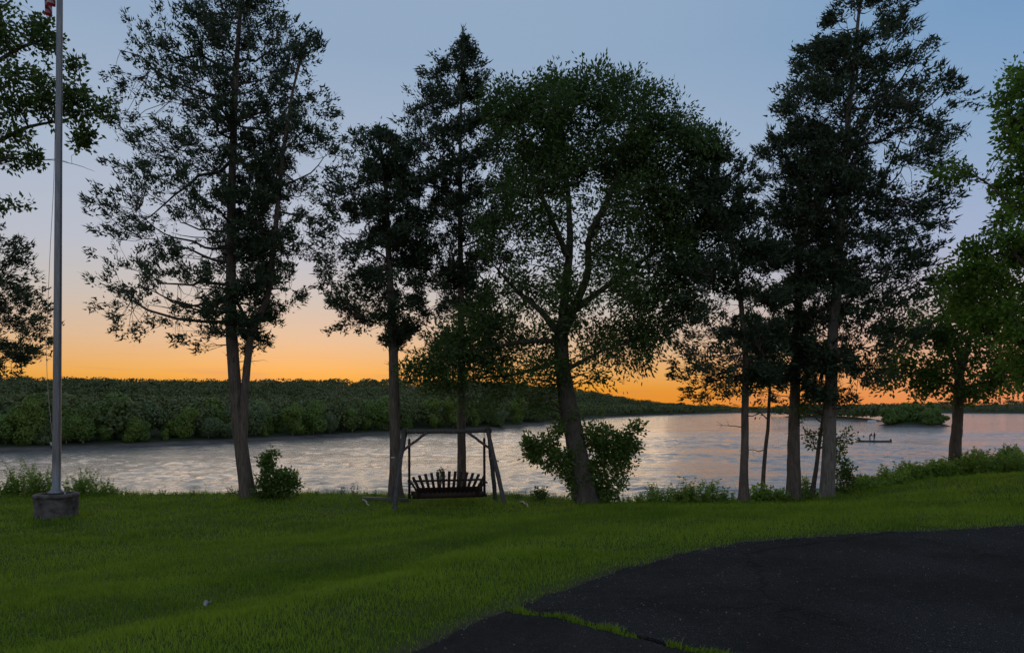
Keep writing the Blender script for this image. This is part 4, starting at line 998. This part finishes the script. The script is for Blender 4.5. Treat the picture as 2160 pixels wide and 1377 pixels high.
for sx_ in (-1, 1):
    brd('armrest', (sx_ * .94, -.42, .58), (sx_ * .94, .36, .60), .10, .024)
    brd('arm_post', (sx_ * .94, .30, ZS - .10), (sx_ * .94, .30, .585), .06, .04)
    brd('arm_brace', (sx_ * .93, -.33, .62), (sx_ * .72, -.31, ZS - .06), .05, .03)
    brd('hanger', (sx_ * .965, -.06, ZS - .14), (sx_ * .965, -.02, 1.70), .060, .035)
    brd('hanger_tie', (sx_ * .955, -.40, ZS - .075), (sx_ * .955, .36, ZS - .075), .03, .07)
    g = Geo()
    for k in range(5):
        z = 1.70 + k * .036; th = np.linspace(0, 2 * math.pi, 9); a_, b_ = .011 * np.cos(th), .024 * np.sin(th)
        ring = np.stack([sx_ * .965 + (a_ if k % 2 else 0 * a_), -.02 + (0 * a_ if k % 2 else a_), z + b_], 1); g.tubes(ring[None], np.full((1, 9), .0045), 5)
    g.build('chain', M_CHAIN, e, True)
tag(e, 'dark brown fan-backed wooden bench hanging in the swing frame', 'bench')
g = Geo(); c_ = at(829, 965, 17.75); g.box(c_, (.055, .004, .022)); g.box(c_ + (0, .02, 0), (.02, .02, .012))
tag(g.build('tag_label', M_PAPER), 'small pale tag fixed to the left leg of the swing frame', 'tag')

e_ = np.array((wx(764, 18.5), 18.5, gz(wx(764, 18.5), 18.5) + .04)); e2 = np.array((wx(862, 18.2), 18.2, gz(wx(862, 18.2), 18.2) + .04))
g = Geo(); g.bar(e_, e2, .14, .09, (0, 1, 0)); tag(g.build('ground_timber', M_PLANK), 'dark timber lying on the grass left of the swing', 'timber')
def stick(p, q, Y0, Y1, label, seed):
    r = np.random.default_rng(seed); a = np.array((wx(p, Y0), Y0, 0)); b = np.array((wx(q, Y1), Y1, 0)); a[2] = gz(*a[:2]) + .08; b[2] = gz(*b[:2]) + .05
    P = polyline([a, (a + b) / 2 + (0, 0, .03), b], 9); P[1:-1] += r.normal(0, .012, (7, 3)); g = Geo(); g.tubes(P[None], np.linspace(.024, .016, 9)[None], 7, True)
    tag(g.build('stick', M_PALE, None, True), label, 'stick')
stick(765, 779, 18.1, 17.3, 'short pale stick in the grass left of the swing', 5)
stick(1098, 1115, 17.6, 16.6, 'short pale stick in the grass right of the swing', 6)
# scrap of paper on the lawn
pX, pY = wx(437, 6.95), 6.95; pz = gz(pX, pY); r = np.random.default_rng(8)
nn_ = 9; U, Vv = np.meshgrid(np.linspace(-1, 1, nn_), np.linspace(-1, 1, nn_)); hh = r.normal(0, .018, U.shape) + .03 * np.abs(U) + .05 * np.exp(-((U + .1) ** 2 + Vv ** 2) * 5)
ix = np.arange(nn_ * nn_).reshape(nn_, nn_); fq = np.stack([ix[:-1, :-1], ix[:-1, 1:], ix[1:, 1:], ix[1:, :-1]], -1).reshape(-1, 4)
tag(link('paper_scrap', mesh('paper_scrap', np.stack([pX + .03 * U * (1 + .2 * Vv), pY + .03 * Vv, pz + .045 + hh * .7], -1).reshape(-1, 3), [fq], M_PAPER)), 'crumpled pale scrap of litter in the lawn', 'litter')

# ------------------------------------------------------------------ boat with two people
YB = 150.0; bx0 = wx(1843, YB)
e = empty('boat', (bx0, YB, WATER))
ns = 15; u = np.linspace(-1, 1, ns); L_ = 3.6
wd = .78 * (1 - np.maximum(0, (u + .35) / -1 * 0 + np.clip((-u - .2) / .8, 0, 1)) ** 2.2 * .8); dp = .34 + .14 * np.clip(-u, 0, 1) ** 2
sec = []
for k in range(ns):
    w_, d_ = wd[k], dp[k]; xk = u[k] * L_; zb = -.10 + .16 * np.clip(-u[k], 0, 1) ** 3
    sec.append([(xk, -w_, d_), (xk, -w_ * .86, zb), (xk, w_ * .86, zb), (xk, w_, d_), (xk, w_ - .06, d_), (xk, w_ * .78, zb + .08), (xk, -w_ * .78, zb + .08), (xk, -w_ + .06, d_)])
v = np.array(sec); ix = np.arange(ns * 8).reshape(ns, 8); nx = np.roll(ix, -1, 1); f = np.stack([ix[:-1], nx[:-1], nx[1:], ix[1:]], -1).reshape(-1, 4)
g = Geo(); g.add(v.reshape(-1, 3), np.concatenate([f, [ix[0, [0, 1, 2, 3]], ix[-1, [3, 2, 1, 0]]]])); g.build('hull', M_HULL, e)
for x in (-1.5, .1, 1.7): g = Geo(); g.box((x, 0, .30), (.15, .66, .025)); g.build('thwart', M_HULL, e)
g = Geo(); g.box((-.8, 0, .36), (.95, .60, .03)); g.build('casting_deck', M_HULL, e)
g = Geo(); g.box((L_ + .12, 0, .50), (.14, .12, .20)); g.box((L_ + .12, 0, .15), (.05, .04, .35)); g.build('outboard_motor', M_HULL, e)
tag(e, 'low dark open boat carrying two people on the river', 'boat')
def cloth(name, legs, top, skin):
    m, n, l = newmat(name)
    tcx = n.new('ShaderNodeTexCoord'); sp = n.new('ShaderNodeSeparateXYZ'); l.new(tcx.outputs['Object'], sp.inputs[0])
    def gt(v):
        q = n.new('ShaderNodeMath'); q.operation = 'GREATER_THAN'; l.new(sp.outputs[2], q.inputs[0]); q.inputs[1].default_value = v; return q.outputs[0]
    c = mixc(n, l, gt(.90), legs, top); c = mixc(n, l, gt(1.48), c, skin)
    outp(n, l, bsdf(n, l, c, .85, .2)); return m
def person(label, x, y, z, face, pose, mat, hair):
    """one skinned body; pose gives joints in metres, facing +x"""
    me = bpy.data.meshes.new('person'); names = list(pose)
    ed = [('pel', 'chest'), ('chest', 'neck'), ('neck', 'head'), ('head', 'crown'), ('chest', 'shL'), ('shL', 'elL'), ('elL', 'haL'), ('haL', 'fiL'), ('chest', 'shR'), ('shR', 'elR'), ('elR', 'haR'), ('haR', 'fiR'), ('pel', 'hiL'), ('hiL', 'knL'), ('knL', 'anL'), ('anL', 'toL'), ('pel', 'hiR'), ('hiR', 'knR'), ('knR', 'anR'), ('anR', 'toR')]
    rad = dict(pel=.17, chest=.185, neck=.066, head=.098, crown=.09, shL=.088, elL=.06, haL=.045, fiL=.03, hiL=.108, knL=.075, anL=.055, toL=.045)
    for k in list(rad):
        if k.endswith('L') : rad[k[:-1] + 'R'] = rad[k]
    me.from_pydata([pose[k] for k in names], [(names.index(a), names.index(b)) for a, b in ed], [])
    o = link('person', me); o.modifiers.new('skin', 'SKIN')
    for i, k in enumerate(names): me.skin_vertices[0].data[i].radius = (rad[k], rad[k]); me.skin_vertices[0].data[i].use_root = (k == 'pel')
    o.modifiers.new('sub', 'SUBSURF').levels = 2; o.modifiers['sub'].render_levels = 2
    me.materials.append(mat)
    o.location = (x, y, z); o.rotation_euler = (0, 0, face)
    h = Geo(); v, f = lathe([(.10, .0), (.112, .04), (.10, .10), (.06, .145), (.001, .16)], 14); h.add(v + np.array(pose['head']) + (-.015, 0, .0), f); hh = h.build('hair', hair, o, True)
    return tag(o, label, 'person')
stand = dict(pel=(0, 0, .95), chest=(.02, 0, 1.30), neck=(.04, 0, 1.47), head=(.07, 0, 1.58), crown=(.07, 0, 1.68), shL=(.02, .19, 1.40), elL=(.10, .25, 1.13), haL=(.33, .20, 1.10), fiL=(.42, .18, 1.12), shR=(.02, -.19, 1.40), elR=(.12, -.25, 1.14), haR=(.35, -.18, 1.14), fiR=(.43, -.16, 1.16), hiL=(0, .10, .90), knL=(.04, .13, .49), anL=(-.02, .14, .08), toL=(.14, .16, .035), hiR=(0, -.10, .90), knR=(.03, -.13, .49), anR=(-.02, -.14, .08), toR=(.14, -.16, .035))
bend = dict(stand); bend.update(chest=(.20, 0, 1.24), neck=(.33, 0, 1.36), head=(.42, 0, 1.43), crown=(.46, 0, 1.53), shL=(.24, .19, 1.30), elL=(.38, .22, 1.06), haL=(.55, .18, .92), fiL=(.62, .16, .88), shR=(.24, -.19, 1.30), elR=(.40, -.22, 1.06), haR=(.57, -.16, .94), fiR=(.64, -.14, .90))
M_HAIR = plain_mat('dark_hair', (.012, .010, .008), (.03, .024, .02), 30)
ma = cloth('dark_jacket', (.025, .026, .032), (.035, .035, .045), (.30, .19, .14)); mb = cloth('brown_jacket', (.03, .028, .028), (.055, .035, .030), (.30, .19, .14))
person('person standing upright in the boat, holding a long rod', wx(1844, YB), YB, WATER + .40, R(10), stand, ma, M_HAIR)
person('person bending forward in the boat, beside the upright one', wx(1834, YB), YB - .15, WATER + .40, R(-8), bend, mb, M_HAIR)
g = Geo(); h0 = np.array((wx(1844, YB) + .40, YB - .12, WATER + 1.48)); g.tubes(np.array([[h0 + (-.25, 0, -.35), h0, h0 + (.25, 0, .75), h0 + (.62, 0, 1.25)]]), np.array([[.022, .02, .014, .008]]), 6, True)
tag(g.build('fishing_rod', M_HULL, None, True), 'long thin rod held by the upright person in the boat', 'fishing rod')

# ------------------------------------------------------------------ grass and small stones
rng = np.random.default_rng(200)
def scatter(n_, y0, y1, power):
    y = (rng.random(n_) * (y1 ** power - y0 ** power) + y0 ** power) ** (1 / power)
    return rng.uniform(-1, 1, n_) * (.82 * y + 1.0), y
def blade_geo(g, x, y, z, h, w, two, extra=0):
    n_ = len(x); a = rng.uniform(0, 6.3, n_); fa = rng.uniform(0, 6.3, n_); lean = rng.uniform(.1, .9, n_) * h
    B = np.stack([x, y, z], 1); s = np.stack([np.cos(fa), np.sin(fa), 0 * fa], 1) * (w / 2)[:, None]
    ld = np.stack([np.cos(a), np.sin(a), 0 * a], 1) * lean[:, None]
    T = B + ld; T[:, 2] += h
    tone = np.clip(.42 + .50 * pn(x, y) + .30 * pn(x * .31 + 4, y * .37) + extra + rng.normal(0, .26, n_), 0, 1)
    if two:
        Mi = B + ld * .3; Mi[:, 2] += h * .58
        v = np.stack([B - s, B + s, Mi + s * .8, T, Mi - s * .8], 1).reshape(-1, 3); i = np.arange(n_)[:, None] * 5
        g.add(v, i + np.array([[0, 1, 2, 4]]), tone)
        k = g.n - len(v); g.f.append(i + k + np.array([[4, 2, 3]])); g.t.append(tone)
    else:
        v = np.stack([B - s, B + s, T], 1).reshape(-1, 3); g.add(v, np.arange(n_ * 3).reshape(-1, 3), tone)
def pn(x, y):
    return .5 * np.sin(x * 1.3 + 1.7 * np.sin(y * .9)) * np.sin(y * 1.7 + np.sin(x * .7)) + .35 * np.sin(x * 4.1 + y * 2.2) * np.sin(y * 5.3 - x * 1.9) + .25 * np.sin(x * 11 + 3 * np.sin(y * 7))
G = Geo()
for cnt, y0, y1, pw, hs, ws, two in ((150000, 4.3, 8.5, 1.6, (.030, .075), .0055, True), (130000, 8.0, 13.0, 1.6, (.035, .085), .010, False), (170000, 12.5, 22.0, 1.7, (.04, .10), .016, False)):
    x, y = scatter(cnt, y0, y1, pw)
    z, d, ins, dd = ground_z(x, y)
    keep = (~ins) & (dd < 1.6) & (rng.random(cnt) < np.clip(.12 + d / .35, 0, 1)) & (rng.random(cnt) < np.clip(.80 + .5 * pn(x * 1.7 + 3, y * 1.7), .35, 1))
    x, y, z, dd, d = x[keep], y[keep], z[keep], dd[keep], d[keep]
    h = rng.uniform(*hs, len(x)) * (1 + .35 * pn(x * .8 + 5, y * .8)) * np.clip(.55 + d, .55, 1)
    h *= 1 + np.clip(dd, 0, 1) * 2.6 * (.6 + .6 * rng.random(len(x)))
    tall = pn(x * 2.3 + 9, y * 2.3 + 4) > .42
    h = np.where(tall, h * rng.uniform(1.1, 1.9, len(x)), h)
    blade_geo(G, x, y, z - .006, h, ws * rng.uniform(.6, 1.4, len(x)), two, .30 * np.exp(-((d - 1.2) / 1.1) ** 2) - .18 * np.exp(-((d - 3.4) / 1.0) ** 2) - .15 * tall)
# long grass the mower leaves round trunks and the plinth
for (cx_, cy_, r_) in ((fx, YF, .47), (wx(524, 18.95), 18.95, .27), (wx(834, 18.9), 18.9, .22), (wx(1567, 17.1), 17.1, .16), (wx(1675, 17.9), 17.9, .22), (wx(1745, 17.5), 17.5, .23), (wx(1237, 17.9), 17.9, .38), (wx(2011, 20.2), 20.2, .25), (sx0 - 1.35, YS - .95, .08), (sx0 + 1.55, YS - .38, .08)):
    c_n = int(900 * (r_ + .15)); a_ = rng.uniform(0, 6.3, c_n); q_ = r_ + np.abs(rng.normal(0, .07, c_n)); x, y = cx_ + np.cos(a_) * q_, cy_ + np.sin(a_) * q_
    z, d, ins, dd = ground_z(x, y); blade_geo(G, x, y, z - .01, rng.uniform(.06, .19, c_n), rng.uniform(.008, .016, c_n), False, .1)
# clover among the grass
x, y = scatter(16000, 4.4, 12, 1.5); z, d, ins, dd = ground_z(x, y); k = (~ins) & (d > .3) & (pn(x * .9 + 2, y * .9 + 7) > .12); x, y, z = x[k], y[k], z[k]
aa = rng.uniform(0, 6.3, len(x)); dv = nrm(np.stack([np.cos(aa), np.sin(aa), rng.uniform(-.1, .5, len(x))], 1)); sv = nrm(np.cross(dv, np.array((0, 0, 1.)) + rng.normal(0, .25, dv.shape)))
B = np.stack([x, y, z + rng.uniform(.02, .06, len(x))], 1); LL = rng.uniform(.012, .026, len(x))[:, None]
G.add(np.stack([B, B + dv * LL * .6 + sv * LL * .5, B + dv * LL, B + dv * LL * .6 - sv * LL * .5], 1).reshape(-1, 3), np.arange(len(x) * 4).reshape(-1, 4), rng.uniform(.0, .55, len(x)))
# tufts along the overgrown crack
for seg0, seg1, cnt in ((0, 20, 900), (24, 50, 1800), (50, 74, 420)):
    ii = rng.integers(seg0, seg1, cnt); cl = np.sin(ii * .9) * .5 + .6
    x = CP[ii, 0] + rng.normal(0, .026, cnt); y = CP[ii, 1] + rng.normal(0, .022, cnt)
    blade_geo(G, x, y, np.full(cnt, -.02), rng.uniform(.025, .075, cnt) * (.5 + .6 * cl), np.full(cnt, .006), True)
tag(G.build('grass', M_GRASS), 'short green grass of the lawn and driveway crack', 'grass', kind='stuff')
# loose grit on the tarmac and along its edge
G = Geo(); n_ = 520
x, y = scatter(n_ * 2, 4.4, 10.5, 1.4); k = (y < edge_y(x) - .02) & (x > -2.5); x, y = x[k], y[k]
xe_ = rng.uniform(-.6, 8, 200); x = np.concatenate([x, xe_]); y = np.concatenate([y, edge_y(xe_) - np.abs(rng.normal(0, .07, 200))])
ico = np.array([(0, 0, 1), (1, 0, 0), (0, 1, 0), (-1, 0, 0), (0, -1, 0), (0, 0, -1)], float); icf = np.array([(0, 1, 2), (0, 2, 3), (0, 3, 4), (0, 4, 1), (5, 2, 1), (5, 3, 2), (5, 4, 3), (5, 1, 4)])
for a_, b_ in zip(x, y):
    r_ = rng.uniform(.003, .009); G.add(ico * rng.uniform(.6, 1.2, (6, 3)) * r_ + (a_, b_, r_ * .5 + .001), icf)
tag(G.build('gravel', M_PEBBLE), 'loose pale grit scattered over the dark tarmac', 'gravel', kind='stuff')
